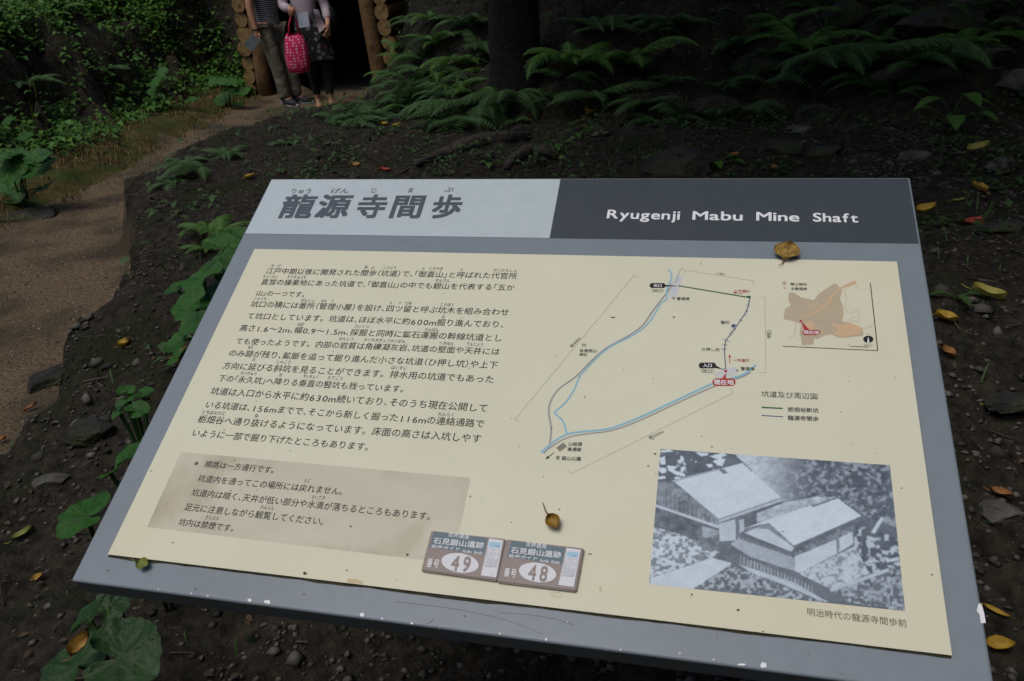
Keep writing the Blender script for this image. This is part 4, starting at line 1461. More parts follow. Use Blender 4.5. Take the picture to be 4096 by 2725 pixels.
bpoly(tan, Z8, [(305, 430), (345, 435), (400, 470), (500, 492), (540, 440), (600, 400), (660, 360), (690, 370), (695, 385), (725, 410), (705, 480), (728, 540), (735, 600), (720, 658), (780, 665),
                (830, 690), (880, 710), (890, 770), (800, 780), (700, 790), (640, 760), (600, 765), (540, 790), (500, 800), (495, 840), (405, 845), (400, 780), (388, 760), (400, 680), (330, 655), (262, 640), (275, 560), (320, 530), (300, 490)], .00015)
tan.new('legend_swatch')
bpoly(tan, Z8, [(250, 350), (275, 342), (290, 362), (270, 375), (252, 366)], .00015)
orn.new('ruins_patch')
bline(orn, Z8, [(820, 360), (720, 393), (650, 440), (620, 500), (540, 570), (480, 608), (430, 628)], 16, .00022)
bline(orn, Z8, [(828, 345), (790, 365), (740, 385)], 30, .00024)
orn.new('ruins_patch')
bpoly(orn, Z8, [(625, 668), (720, 690), (790, 668), (878, 708), (860, 758), (700, 785), (655, 750), (700, 720)], .0002)
orn.new('ruins_patch')
bpoly(orn, Z8, [(440, 672), (480, 650), (512, 700), (480, 742), (440, 712)], .0002)
orn.new('legend_swatch')
bpoly(orn, Z8, [(258, 392), (280, 388), (283, 402), (262, 406)], .0002)
orn.new('ruins_patch')
bline(orn, Z8, [(620, 500), (660, 535)], 9, .00023)
orn.new('ruins_patch')
bline(orn, Z8, [(560, 545), (520, 520), (470, 560)], 7, .00023)
for L_ in ([(742, 400), (755, 480), (745, 560), (770, 595), (820, 590), (830, 570), (860, 568), (850, 620), (855, 660), (780, 655), (790, 630), (825, 625)],
           [(885, 712), (930, 708), (965, 685)], [(360, 670), (350, 775), (305, 783)], [(820, 375), (860, 405)], [(430, 630), (520, 655), (600, 658), (720, 662)]):
    thin.new('map_trail')
    bline(thin, Z8, L_, 3, .00028)
blk.new('inset_frame')
bline(blk, Z8, [(943, 357), (1001, 886)], 7, .0003)
bline(blk, Z8, [(258, 853), (1005, 887)], 6, .00031)
blk.new('scale_bar')
bline(blk, Z8, [(780, 853), (930, 860)], 6, .0003)
blk.new('compass_rose')
bell(blk, Z8, 927, 798, 40, 28, .0003, 30)
bpoly(wht, Z8, [(927, 775), (936, 824), (918, 824)], .0005)
text(lab, Z8, 'N', (916, 762), (930, 762), .0005)
text(lab, Z8, '0', (770, 842), (782, 842), .0005)
text(lab, Z8, '500m', (893, 850), (962, 854), .0005)
text(lab, Z8, '銀山柵内', (316, 375), (446, 378), .0005, bold=.01)
text(lab, Z8, '主要遺跡', (320, 411), (448, 413), .0005, bold=.01)
red.new('location_marker')
bell(red, Z8, 399, 655, 11, 9, .0004, 16)
bpoly(red, Z8, [(400, 655), (470, 728), (425, 728)], .00038)
bpill(red, Z8, 412, 724, 553, 766, .0004)
text(wht, Z8, '現在地', (420, 756), (545, 760), .0006, bold=.015)
for mb_, nm, m_ in ((pale, 'site_patch', 'pale'), (road, 'map_road', 'road'), (river, 'map_river', 'water'), (fine, 'distance_bracket', 'fine'), (green, 'new_tunnel_line', 'mgreen'),
                    (navy, 'mine_tunnel_line', 'mblue'), (red, 'location_marker', 'mred'), (blk, 'map_symbol', 'ink'), (bldg, 'map_building', 'mbldg'), (lab, 'map_lettering', 'ink2'),
                    (rl, 'route_lettering', 'mred'), (wht, 'marker_lettering', 'white'), (tan, 'district_map', 'tan'), (orn, 'ruins_patch', 'orange'), (thin, 'map_trail', 'fine')):
    on(panel, mb_, nm, M[m_])

# -- the old black and white photograph printed on the panel
ZP = Zf(2500, 1750, .542)
q4 = [bp(*ZP(*p), .0002) for p in ((262, 85), (1955, 205), (2068, 1282), (178, 1083))]
NU, NV = 330, 200
uu, vv = np.meshgrid((np.arange(NU) + .5) / NU, (np.arange(NV) + .5) / NV)


def quad_at(u, v):
    a, b, c, d = [np.array(x) for x in q4]
    return ((a[:, None, None] * (1 - u) + b[:, None, None] * u) * (1 - v) + (d[:, None, None] * (1 - u) + c[:, None, None] * u) * v)


Bc = quad_at(uu, vv)
Pw = BO[:, None, None] + BX[:, None, None] * Bc[0] + BY[:, None, None] * Bc[1]
cc = np.einsum('ij,jkl->ikl', RC, Pw - CAMP[:, None, None])
PX = ((2048 + FPX * cc[0] / cc[2]) - 2500) / .542          # the print's own pixels as traced from the zoomed photograph
PY = ((1362.5 + FPX * cc[1] / cc[2]) - 1750) / .542


def inside(pts):
    r_ = np.zeros(PX.shape, bool)
    n_ = len(pts)
    for i in range(n_):
        (x1, y1), (x2, y2) = pts[i], pts[(i + 1) % n_]
        c_ = (y1 > PY) != (y2 > PY)
        r_ ^= c_ & (PX < (x2 - x1) * (PY - y1) / ((y2 - y1) if y2 != y1 else 1e-9) + x1)
    return r_


val = np.full(PX.shape, .14)
n1 = fbm(PX / 34, PY / 30, 301, 4)
n2 = fbm(PX / 24, PY / 20, 302, 4)
n3 = fbm(PX / 70, PY / 60, 303, 4)


def fillp(pts, v, amp=0.0, n=None):
    m_ = inside(pts)
    val[m_] = v + (0 if not amp else amp * ((n2 if n is None else n)[m_] - .5))


def noisep(pts, lo, hi, thr, soft=.1, n=None):
    m_ = inside(pts)
    t_ = S(((n1 if n is None else n)[m_] - thr) / soft + .5)
    val[m_] = lo + (hi - lo) * t_


noisep([(740, 60), (2000, 150), (2100, 700), (1740, 570), (1560, 430), (1180, 500), (880, 190)], .09, .50, .56, .25, n1 * .6 + n2 * .4)
m_ = inside([(740, 60), (1500, 120), (1500, 470), (1180, 500), (880, 190)])
fade = S((1480 - PX) / 560) * S((640 - PY) / 200)
val[m_] = np.maximum(val[m_], (fade * (.50 + .55 * n2))[m_])
val[m_] *= (1 - .45 * S((PX - 1450) / 250) * S((PY - 230) / 120))[m_]
noisep([(240, 60), (780, 60), (700, 260), (360, 330), (230, 340)], .10, .92, .66, .05, n3)
for bl in ([(255, 95), (330, 90), (360, 105), (270, 112)], [(520, 110), (620, 115), (605, 135), (560, 140)], [(620, 140), (720, 115), (755, 130), (680, 160)], [(255, 150), (295, 140), (300, 200), (262, 200)],
           [(310, 210), (390, 215), (360, 240), (440, 270), (445, 290), (380, 280), (320, 245)], [(598, 200), (640, 195), (650, 215), (620, 225)], [(245, 290), (300, 285), (300, 305), (245, 310)], [(680, 180), (715, 170), (715, 210), (690, 205)]):
    fillp(bl, .95)
fillp([(240, 330), (350, 322), (690, 600), (690, 660), (225, 500)], .30, .5, n1)
for i in range(12):
    x = 300 + i * 32
    fillp([(x, 380 + i * 20), (x + 9, 382 + i * 20), (x + 9, 520 + i * 13), (x, 518 + i * 13)], .16)
fillp([(360, 325), (865, 190), (1150, 440), (690, 600)], .90, .10)
fillp([(342, 318), (690, 232), (690, 244), (360, 330)], .55)
fillp([(690, 236), (728, 233), (762, 262), (725, 272)], .22)
fillp([(690, 600), (1150, 440), (1160, 470), (690, 632)], .68, .3)
fillp([(690, 604), (1150, 446), (1150, 454), (690, 612)], .3)
fillp([(225, 493), (695, 652), (695, 674), (222, 512)], .78)
fillp([(225, 514), (695, 676), (680, 770), (450, 725), (220, 640)], .15, .3, n1)
fillp([(570, 655), (690, 690), (690, 770), (570, 735)], .5, .5)
fillp([(690, 640), (822, 600), (822, 760), (700, 768)], .75, .2)
fillp([(815, 600), (842, 590), (848, 745), (818, 755)], .2)
fillp([(842, 612), (882, 600), (882, 690), (845, 705)], .65)
fillp([(876, 600), (972, 565), (975, 630), (880, 668)], .12)
fillp([(975, 560), (1180, 480), (1400, 440), (1560, 440), (1370, 510), (1060, 610), (975, 630)], .62, .8, n1)
fillp([(880, 672), (1060, 605), (1370, 503), (1385, 515), (1060, 632)], .88)
fillp([(890, 680), (1058, 638), (1240, 800), (1225, 810)], .33, .4)
fillp([(880, 705), (970, 668), (1060, 680), (1248, 815), (1228, 845)], .80, .15)
fillp([(1060, 630), (1570, 450), (1745, 580), (1245, 800)], .91, .08)
fillp([(780, 790), (850, 735), (1240, 872), (1252, 985), (960, 905)], .56, .25)
fillp([(850, 730), (1240, 860), (1240, 885), (850, 752)], .2)
fillp([(1252, 880), (1562, 750), (1690, 690), (1680, 790), (1562, 860), (1290, 1002), (1252, 985)], .82, .12)
fillp([(1250, 832), (1692, 650), (1692, 690), (1255, 872)], .25, .9)
fillp([(1560, 680), (1582, 672), (1582, 850), (1562, 860)], .3)
fillp([(1675, 650), (1698, 645), (1705, 760), (1685, 780)], .25)
noisep([(210, 660), (420, 720), (560, 770), (700, 850), (640, 890), (500, 930), (185, 1040)], .25, .85, .47, .2, n2)
fillp([(560, 765), (690, 710), (690, 835), (565, 840)], .22, .6)
noisep([(1290, 1002), (1700, 800), (1810, 1000), (1500, 1135), (1300, 1060)], .35, .80, .42, .2, n2)
noisep([(1700, 640), (2010, 740), (2060, 1000), (1800, 1000), (1690, 790)], .10, .75, .57, .12, n1)
noisep([(1500, 1135), (1960, 960), (2080, 1000), (2070, 1290), (1640, 1215)], .14, .60, .52, .25, n2)
fillp([(178, 1085), (190, 1040), (640, 888), (790, 930), (560, 1085), (500, 1120)], .84, .15)
noisep([(515, 1110), (770, 945), (960, 1005), (1380, 1190), (1520, 1225), (1400, 1215)], .12, .62, .55, .2, n2)
fillp([(830, 930), (950, 965), (1250, 1060), (1480, 1190), (1500, 1220), (1430, 1200), (1150, 1080), (930, 1000)], .74, .2)
fillp([(740, 780), (830, 850), (1250, 990), (1540, 1130), (1650, 1218), (1480, 1205), (1250, 1072), (830, 932), (735, 900)], .17)
for i in range(22):
    x = 850 + i * 25
    y = 880 + (x - 850) * .42
    fillp([(x, y - 8), (x + 9, y - 5), (x + 9, y + 52), (x, y + 50)], .55)
for bl, v_ in (([(1888, 588), (1910, 600), (1842, 712), (1815, 700)], .85), ([(1925, 905), (2022, 882), (2022, 908), (1930, 925)], .85), ([(1510, 1120), (1940, 965), (1948, 990), (1520, 1142)], .72),
               ([(1780, 780), (1830, 770), (1850, 810), (1790, 820)], .75), ([(1890, 830), (1950, 840), (1940, 870), (1895, 860)], .7), ([(1780, 258), (1880, 330), (1878, 336), (1776, 264)], .55),
               ([(1970, 1215), (1982, 1215), (1982, 1262), (1970, 1262)], .75), ([(1995, 1215), (2003, 1215), (2003, 1265), (1995, 1265)], .7)):
    fillp(bl, v_)
for _ in range(1):
    vp = np.pad(val, 1, mode='edge')
    val = (vp[1:-1, 1:-1] * 2 + vp[:-2, 1:-1] + vp[2:, 1:-1] + vp[1:-1, :-2] + vp[1:-1, 2:]) / 6
val = .02 + .95 * val + .16 * (n3 - .5)
val = np.clip(val + .10 * (vnoise(PX / 6, PY / 6, 333) - .5), 0, 1)
gu, gv = np.meshgrid(np.arange(NU + 1) / NU, np.arange(NV + 1) / NV)
Bg = quad_at(gu, gv)
VV = (BO[:, None, None] + BX[:, None, None] * Bg[0] + BY[:, None, None] * Bg[1] + BN[:, None, None] * .0002).reshape(3, -1).T
ix = np.arange((NU + 1) * (NV + 1)).reshape(NV + 1, NU + 1)
FF = np.stack([ix[:-1, :-1], ix[1:, :-1], ix[1:, 1:], ix[:-1, 1:]], -1).reshape(-1, 4)
mp = bpy.data.materials.new('old_photo_print')
mp.use_nodes = True
at_ = mp.node_tree.nodes.new('ShaderNodeAttribute')
at_.attribute_name = 'print'
mp.node_tree.links.new(at_.outputs['Color'], mp.node_tree.nodes['Principled BSDF'].inputs['Base Color'])
mp.node_tree.nodes['Principled BSDF'].inputs['Roughness'].default_value = .5
pho = quads_mesh('old_photograph', VV, FF, mp, panel)
ca = pho.data.color_attributes.new('print', 'FLOAT_COLOR', 'CORNER')
lo, hi = np.array([.020, .040, .070]), np.array([.62, .735, .84])
c_ = lo + (hi - lo) * (val ** 1.1).ravel()[:, None]
c_ = np.concatenate([c_, np.ones((len(c_), 1))], 1)
ca.data.foreach_set('color', np.repeat(c_, 4, axis=0).astype(np.float32).ravel())
k = MB()
text(k, ZP, '明治時代の龍源寺間歩前', (1340, 1312), (2085, 1402), .0004)
on(panel, k, 'photo_caption', M['ink3'])

# -- two audio guide tiles stuck on the panel
ZT = Zf(1650, 2000, .3182)


def tile(c4, off_, num, scr, lab_):
    ht = .0052
    P = [bp(*ZT(*p), ht) for p in c4]
    bm = bmesh.new()
    tv = [bm.verts.new(Wd(*p, ht)) for p in P]
    bv = [bm.verts.new(Wd(*p, .0002)) for p in P]
    bm.faces.new(tv[::-1])
    for i in range(4):
        j = (i + 1) % 4
        bm.faces.new((tv[i], tv[j], bv[j], bv[i]))
    bmesh.ops.bevel(bm, geom=[e for e in bm.edges if (e.verts[0] in tv and e.verts[1] in tv) or (e.verts[0] in tv) != (e.verts[1] in tv)], offset=.0012, segments=3, affect='EDGES')
    bmesh.ops.recalc_face_normals(bm, faces=bm.faces)
    me = bpy.data.meshes.new('audio_guide_tile')
    bm.to_mesh(me)
    bm.free()
    me.materials.append(M['tile'])
    o = link(bpy.data.objects.new('audio_guide_tile', me), sign)
    o.location = -SGN
    o['label'] = lab_
    Zt = lambda x, y: ZT(x + off_[0], y + off_[1])
    h = ht + .0002
    k = MB()
    bpoly(k, Zt, [(270, 392), (945, 483), (900, 690), (212, 596)], h)
    on(o, k, 'banner', M['banner'])
    k = MB()
    sk = .135
    text(k, Zt, '世界遺産', (443, 460), (712, 492), h + .0002, bold=.004)
    text(k, Zt, '石見銀山遺跡', (255, 545), (893, 612), h + .0002, hp=74, bold=.008)
    text(k, Zt, '音声ガイド', (228, 597), (600, 640), h + .0002, hp=36, bold=.012)
    text(k, Zt, 'Audio Guide', (622, 655), (878, 686), h + .0002, hp=36, bold=.01)
    text(k, Zt, '番', (168, 838), (240, 846), h + .0002, hp=105, bold=.01)
    text(k, Zt, '号', (252, 850), (325, 858), h + .0002, hp=105, bold=.01)
    on(o, k, 'tile_lettering', M['white'])
    k = MB()
    bell(k, Zt, 597, 793, 234, 122, h, 44, .115)
    bpoly(k, Zt, [(965, 482), (1140, 508), (1052, 975), (858, 948)], h)
    on(o, k, 'white_field', M['tilewhite'])
    k = MB()
    text(k, Zt, num[0], (458, 880), (580, 893), h + .0002, hp=190, bold=.022)
    text(k, Zt, num[1], (600, 893), (722, 908), h + .0002, hp=190, bold=.022)
    on(o, k, 'number', M['tile'])
    k = MB()
    bpoly(k, Zt, [(972, 526), (1113, 541), (1100, 608), (957, 590)], h + .0002)
    on(o, k, 'screen', M['screen'])
    k = MB()
    text(k, Zt, num, (1035, 590), (1078, 594), h + .0004, bold=.01)
    fr = [(945, 612), (1100, 632), (1052, 845), (900, 832)]
    for a, b in zip(fr, fr[1:] + fr[:1]):
        bline(k, Zt, [a, b], 4, h + .00022)
    for (x, y, w_, hh) in [(1018, 630, 44, 22), (963, 668, 38, 26), (1014, 673, 44, 26), (1065, 682, 34, 26), (1005, 713, 44, 20), (950, 708, 26, 22)] + \
            [(957 + 46 * i - 10 * j, 748 + 35 * j + 6 * i, 32, 22) for i in range(3) for j in range(3)]:
        b4 = [(x - w_ / 2, y - hh / 2 - 2), (x + w_ / 2, y - hh / 2 + 2), (x + w_ / 2 - 4, y + hh / 2 + 2), (x - w_ / 2 - 4, y + hh / 2 - 2)]
        for a, b in zip(b4, b4[1:] + b4[:1]):
            bline(k, Zt, [a, b], 3.2, h + .00024)
        if 940 < x < 1060 and y > 735:
            bline(k, Zt, [(x - 6, y), (x + 6, y + 1)], 8, h + .00025)
    on(o, k, 'keypad_picture', M['tileline'])
    return o


tile([(235, 385), (1172, 488), (1060, 1020), (105, 888)], (0, 0), '49', '49', 'audio guide tile numbered 49')
tile([(1178, 492), (2157, 606), (2057, 1150), (1062, 1032)], (974, 120), '48', '48', 'audio guide tile numbered 48')

# -- wear: bare chips on the frame, specks and stains on the panel
k = MB()
ZA, ZB, ZC = Zf(250, 2200, .8697), Zf(2200, 2300, .7637), Zf(3500, 1700, .6535)
hf = -.0027
rs = np.random.RandomState(9)


def chip(zf, x, y, rx, ry):
    a = np.linspace(0, 2 * np.pi, 11)[:-1]
    q = 1 + .5 * (rs.rand(10) - .5)
    bpoly(k, zf, [(x + rx * c * math.cos(t), y + ry * c * math.sin(t)) for t, c in zip(a, q)], hf)


for x, y, rx, ry in ((860, 231, 11, 8), (942, 239, 14, 8), (1378, 298, 9, 9), (1470, 316, 4, 4), (1607, 338, 7, 4), (592, 200, 5, 3), (667, 211, 6, 3), (440, 180, 3, 3), (2011, 385, 5, 4), (2224, 412, 5, 7)):
    chip(ZA, x, y, rx, ry)
for x, y, rx, ry in ((370, 392, 5, 4), (680, 410, 4, 4), (857, 443, 4, 4), (1005, 470, 22, 5), (1118, 472, 17, 15), (90, 246, 3, 3)):
    chip(ZB, x, y, rx, ry)
bpoly(k, ZC, [(634, 1092), (652, 1098), (668, 1150), (678, 1212), (648, 1214), (640, 1160), (622, 1138)], hf)
o = k.build('paint_chip', M['chip'], tray)
o['label'] = 'bare white paint chips along the frame edge'
k = MB()
for i in range(170):
    u, v = rs.rand(), rs.rand() * PH
    r_ = .00035 + .0007 * rs.rand() ** 4
    a = np.linspace(0, 2 * np.pi, 7)[:-1]
    k.add([Wd(u + r_ * (1 + .8 * rs.rand()) * math.cos(t), v + r_ * math.sin(t), .0007) for t in a], [tuple(range(6))[::-1]])
for zf, x, y, rx, ry in ((Z6, 1148, 443, 6, 5), (Z6, 285, 1497, 4, 4), (Z6, 124, 1297, 2, 7), (Z6, 1326, 90, 2, 8), (Z6, 745, 445, 17, 2.5), (Z6, 370, 703, 4, 3), (Z6, 817, 788, 3, 3), (Z6, 1012, 852, 3, 3),
                         (Zf(1650, 2000, .3182), 1845, 117, 8, 9), (Zf(1650, 2000, .3182), 2230, 678, 28, 5), (Zf(1650, 2000, .3182), 2115, 906, 9, 8), (Zf(1650, 2000, .3182), 1005, 933, 5, 5), (Z5, 1818, 788, 8, 5), (Z5, 2240, 397, 5, 4),
                         (ZA, 1114, 107, 8, 7), (ZA, 1586, 22, 6, 4), (ZB, 985, 183, 8, 5)):
    a = np.linspace(0, 2 * np.pi, 9)[:-1]
    bpoly(k, zf, [(x + rx * math.cos(t), y + ry * math.sin(t)) for t in a], .0071 if zf(0, 0)[0] == 1650 and x < 1010 else .0008)
on(panel, k, 'dirt_specks', M['speck'])
k = MB()
bpoly(k, ZA, [(1312, 132), (1352, 134), (1385, 146), (1375, 158), (1310, 150)], .0002)
a = np.linspace(0, 2 * np.pi, 28)
bline(k, Zf(1650, 2000, .3182), [(1818 + 74 * math.cos(t), 1193 + 27 * math.sin(t) + 9 * math.cos(t)) for t in a], 8, .0002)
bpoly(k, ZB, [(256, 62), (268, 60), (272, 85), (260, 92)], .0002)
on(panel, k, 'stain', M['stain'])
k = Pieces()
k.new('scratch')
bline(k, ZA, [(1530, 238), (1750, 262), (1950, 298), (2100, 340), (2210, 390)], 1.2, hf, True)
k.new('scratch')
bline(k, ZA, [(2010, 288), (2150, 297), (2260, 315), (2350, 345)], 1.2, hf, True)
k.new('scratch')
bline(k, ZA, [(1678, 341), (1710, 320)], 3, hf)
k.new('scratch')
bline(k, ZB, [(875, 318), (877, 335)], 3, hf)
k.new('scratch')
bline(k, ZB, [(1355, 395), (1358, 430)], 2, hf)
for x, y, zf in ((210, 95, ZA), (610, 180, ZA), (1848, 304, ZA), (1735, 362, ZA), (1110, 205, ZA), (1530, 520, ZB)):
    a = np.linspace(0, 2 * np.pi, 9)[:-1]
    k.new('dirt_spot')
    bpoly(k, zf, [(x + 5 * math.cos(t), y + 4 * math.sin(t)) for t in a], hf)
on(tray, k, 'scratch', M['ink2'])
COL.objects.unlink(_gob)
bpy.data.objects.remove(_gob)

k = MB()          # uneven dark greenish strip along the lower edge of the panel
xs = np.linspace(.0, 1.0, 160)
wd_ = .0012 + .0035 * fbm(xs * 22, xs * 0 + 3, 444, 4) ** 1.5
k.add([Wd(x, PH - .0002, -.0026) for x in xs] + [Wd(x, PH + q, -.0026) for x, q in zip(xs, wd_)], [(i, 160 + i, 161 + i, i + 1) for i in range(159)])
M['edgedark'] = mat('dark_edge', (.022, .026, .014), (.05, .045, .03), 50, rough=.95)
on(tray, k, 'edge_strip', M['edgedark'])

# -- leaves resting on the board
gB = None
for lab_, px, py, L, wd, hd_px, m_, stem, cl in (
        ('dry yellow leaf resting on the frame above the right part of the cream panel', 1811, 579, .035, .036, (1804, 605), 'dleaf', .35, .14),
        ('small curled brown leaf lying on the cream panel above tile 48', 1274, 1204, .021, .018, (1263, 1182), 'bleaf', .9, .35),
        ('small olive leaf lying on the lower left frame strip', 329, 1298, .018, .016, (305, 1290), 'gleaf', .5, .15)):
    h_ = .004
    b = bp(px * 1.7378, py * 1.7378, h_)
    s_ = bp(hd_px[0] * 1.7378, hd_px[1] * 1.7378, h_)
    dv = (b - s_)
    wv = BX * dv[0] + BY * dv[1]
    n_, h2 = np.array(BN), wv / np.linalg.norm(wv)
    hd = math.atan2(h2[1], h2[0])
    o = leaf_obj(lab_, Wd(b[0], b[1], .0015), L, wd, hd, m_, BN, cl, stem, 5, group='leaves fallen on the board')


# ------------------------------------------------------------------ people in front of the entrance
M['skin'] = mat('skin', (.42, .22, .13), rough=.55)
M['hair'] = mat('black_hair', (.012, .010, .009), rough=.5)
M['trouser'] = mat('olive_trousers', (.17, .155, .11), (.095, .088, .062), 9, rough=.9, bump=1.0, bscale=16)
M['legging'] = mat('black_leggings', (.008, .008, .010), rough=.8)
M['shoe'] = mat('dark_trainers', (.02, .02, .025), rough=.6)
M['sole'] = mat('pale_sole', (.38, .38, .40), rough=.6)
M['cardigan'] = mat('pale_lilac_cardigan', (.40, .33, .36), (.34, .28, .31), 16, rough=.9, bump=.3)
M['blackbag'] = mat('black_bag', (.010, .010, .012), rough=.5)
M['paper'] = mat('paper', (.62, .66, .72), (.50, .54, .62), 18, rough=.7)
M['paper2'] = mat('printed_leaflet', (.34, .38, .38), (.20, .24, .24), 14, rough=.6)
M['sandal'] = mat('sandal', (.45, .22, .07), rough=.6)
M['eye'] = mat('eye', (.02, .018, .015), rough=.3)
M['lip'] = mat('lip', (.32, .12, .09), rough=.5)


def pattern_mat(name, base, kind):
    m = bpy.data.materials.new(name)
    m.use_nodes = True
    N, L = m.node_tree.nodes, m.node_tree.links
    b = N['Principled BSDF']
    b.inputs['Roughness'].default_value = .9
    tc = N.new('ShaderNodeTexCoord')
    cr = N.new('ShaderNodeValToRGB')
    cr.color_ramp.interpolation = 'CONSTANT'
    if kind == 'stripe':
        t = N.new('ShaderNodeTexWave')
        t.bands_direction = 'Z'
        t.inputs['Scale'].default_value = 15
        t.inputs['Distortion'].default_value = .6
        L.new(tc.outputs['Object'], t.inputs[0])
        L.new(t.outputs[0], cr.inputs[0])
        cr.color_ramp.elements[0].color = (.014, .015, .022, 1)
        cr.color_ramp.elements[1].color = (.30, .30, .31, 1)
        cr.color_ramp.elements[1].position = .62
    elif kind == 'dots':
        t = N.new('ShaderNodeTexVoronoi')
        t.inputs['Scale'].default_value = 33
        t.inputs['Randomness'].default_value = .25
        L.new(tc.outputs['Object'], t.inputs['Vector'])
        L.new(t.outputs['Distance'], cr.inputs[0])
        cr.color_ramp.elements[0].color = (.60, .42, .48, 1)
        cr.color_ramp.elements[1].color = base + (1,)
        cr.color_ramp.elements[1].position = .30
    else:
        t = N.new('ShaderNodeTexVoronoi')
        t.inputs['Scale'].default_value = 26
        L.new(tc.outputs['Object'], t.inputs['Vector'])
        sp = N.new('ShaderNodeSeparateColor')
        L.new(t.outputs['Color'], sp.inputs[0])
        L.new(sp.outputs[0], cr.inputs[0])
        e = cr.color_ramp.elements
        e[0].color = (.018, .018, .02, 1)
        e[1].color = (.20, .20, .19, 1)
        e[1].position = .58
        x = e.new(.76)
        x.color = (.19, .035, .03, 1)
        x = e.new(.86)
        x.color = (.03, .03, .032, 1)
    L.new(cr.outputs[0], b.inputs['Base Color'])
    return m


M['stripe'] = pattern_mat('striped_shirt', None, 'stripe')
M['dots'] = pattern_mat('pink_dotted_cloth', (.52, .012, .085), 'dots')
M['floral'] = pattern_mat('floral_cloth', None, 'floral')


def skin(name, nodes, chains, m, parent, sub=2):
    """nodes: name -> (x, y, z, r); chains: lists of node names"""
    names = list(nodes)
    ix_ = {n_: i for i, n_ in enumerate(names)}
    me = bpy.data.meshes.new(name)
    ed_ = set()
    for c in chains:
        for a, b in zip(c[:-1], c[1:]):
            ed_.add((ix_[a], ix_[b]))
    me.from_pydata([nodes[n_][:3] for n_ in names], list(ed_), [])
    o = link(bpy.data.objects.new(name, me))
    md = o.modifiers.new('skin', 'SKIN')
    md.use_smooth_shade = True
    for i, n_ in enumerate(names):
        r_ = nodes[n_][3]
        o.data.skin_vertices[0].data[i].radius = r_ if isinstance(r_, tuple) else (r_, r_)
        o.data.skin_vertices[0].data[i].use_root = (i == 0)
    o.modifiers.new('sub', 'SUBSURF').levels = sub
    dg = bpy.context.evaluated_depsgraph_get()
    dg.update()
    m2 = bpy.data.meshes.new_from_object(o.evaluated_get(dg))
    o.modifiers.clear()
    o.data = m2
    m2.name = name
    m2.materials.clear()
    m2.materials.append(M[m])
    m2.polygons.foreach_set('use_smooth', [True] * len(m2.polygons))
    o.parent = parent
    return o


def hand(nodes, chains, pre, wrist, d, side, curl=.6):
    """palm, four fingers and a thumb beyond a wrist; d points down the hand, side across the palm"""
    wv, d, side = np.array(nodes[wrist][:3]), np.array(d, float), np.array(side, float)
    d /= np.linalg.norm(d)
    side -= d * side.dot(d)
    side /= np.linalg.norm(side)
    nn_ = np.cross(d, side)
    P = wv + d * .05
    nodes[pre + 'palm'] = (*P, .026)
    chains.append([wrist, pre + 'palm'])
    for i, ln in enumerate((.070, .078, .072, .056)):
        b = wv + d * .085 + side * (.030 - .020 * i)
        m1 = b + (d * math.cos(curl * .6) + nn_ * math.sin(curl * .6)) * ln * .45
        tp = m1 + (d * math.cos(curl * 1.6) + nn_ * math.sin(curl * 1.6)) * ln * .55
        for q, (pt, r_) in enumerate(((b, .010), (m1, .009), (tp, .007))):
            nodes['%sf%d%d' % (pre, i, q)] = (*pt, r_)
        chains.append([pre + 'palm'] + ['%sf%d%d' % (pre, i, q) for q in range(3)])
    b = wv + d * .035 + side * .032
    tp = b + (d * .75 + side * .55 + nn_ * .3) * .045
    nodes[pre + 't0'] = (*b, .012)
    nodes[pre + 't1'] = (*tp, .008)
    chains.append([pre + 'palm', pre + 't0', pre + 't1'])


def face(parent, c, fwd, r=.1):
    fwd = np.array(fwd, float)
    fwd /= np.linalg.norm(fwd)
    s = np.array([-fwd[1], fwd[0], 0])
    s /= np.linalg.norm(s)
    c = np.array(c)
    for sg in (-1, 1):
        k = MB().tube([c + fwd * .083 + s * sg * .032 - s * .010, c + fwd * .088 + s * sg * .032, c + fwd * .083 + s * sg * .032 + s * .010], [.003, .007, .003], 8)
        k.build('eye', M['eye'], parent, True)
        MB().tube([c + s * sg * .074 + np.array([0, 0, .02]), c + s * sg * .084 - fwd * .008, c + s * sg * .074 - np.array([0, 0, .03])], [.006, .012, .007], 8).build('ear', M['skin'], parent, True)
    MB().tube([c + fwd * .085 + np.array([0, 0, .0]), c + fwd * .103 - np.array([0, 0, .032]), c + fwd * .088 - np.array([0, 0, .042])], [.006, .013, .009], 8).build('nose', M['skin'], parent, True)
    MB().tube([c + fwd * .081 - s * .022 - np.array([0, 0, .062]), c + fwd * .090 - np.array([0, 0, .064]), c + fwd * .081 + s * .022 - np.array([0, 0, .062])], [.003, .007, .003], 8).build('mouth', M['lip'], parent, True)


def hair(parent, c, fwd, m='hair', long=0.0):
    bm = bmesh.new()
    bmesh.ops.create_icosphere(bm, subdivisions=3, radius=1)
    fwd = Vector((*fwd[:2], 0)).normalized()
    dl = [v for v in bm.verts if v.co.dot(fwd) > .35 and v.co.z < .45 or v.co.z < -.35 - long]
    bmesh.ops.delete(bm, geom=dl, context='VERTS')
    for v in bm.verts:
        v.co = Vector((v.co.x * .094, v.co.y * .094, v.co.z * .118 * (1 + (long if v.co.z < 0 else 0)))) + Vector(c) + Vector((0, 0, .012)) - fwd * .008
    me = bpy.data.meshes.new('hair')
    bm.to_mesh(me)
    bm.free()
    me.materials.append(M[m])
    for p_ in me.polygons:
        p_.use_smooth = True
    return link(bpy.data.objects.new('hair', me), parent)


GZ = -.13
RV = np.array([.90, .435, 0])          # towards the right of the view, level
FV = np.array([.435, -.90, 0])         # towards the viewer


def loc3(u, v, z):
    return tuple(RV * u + FV * v + np.array([0, 0, z]))


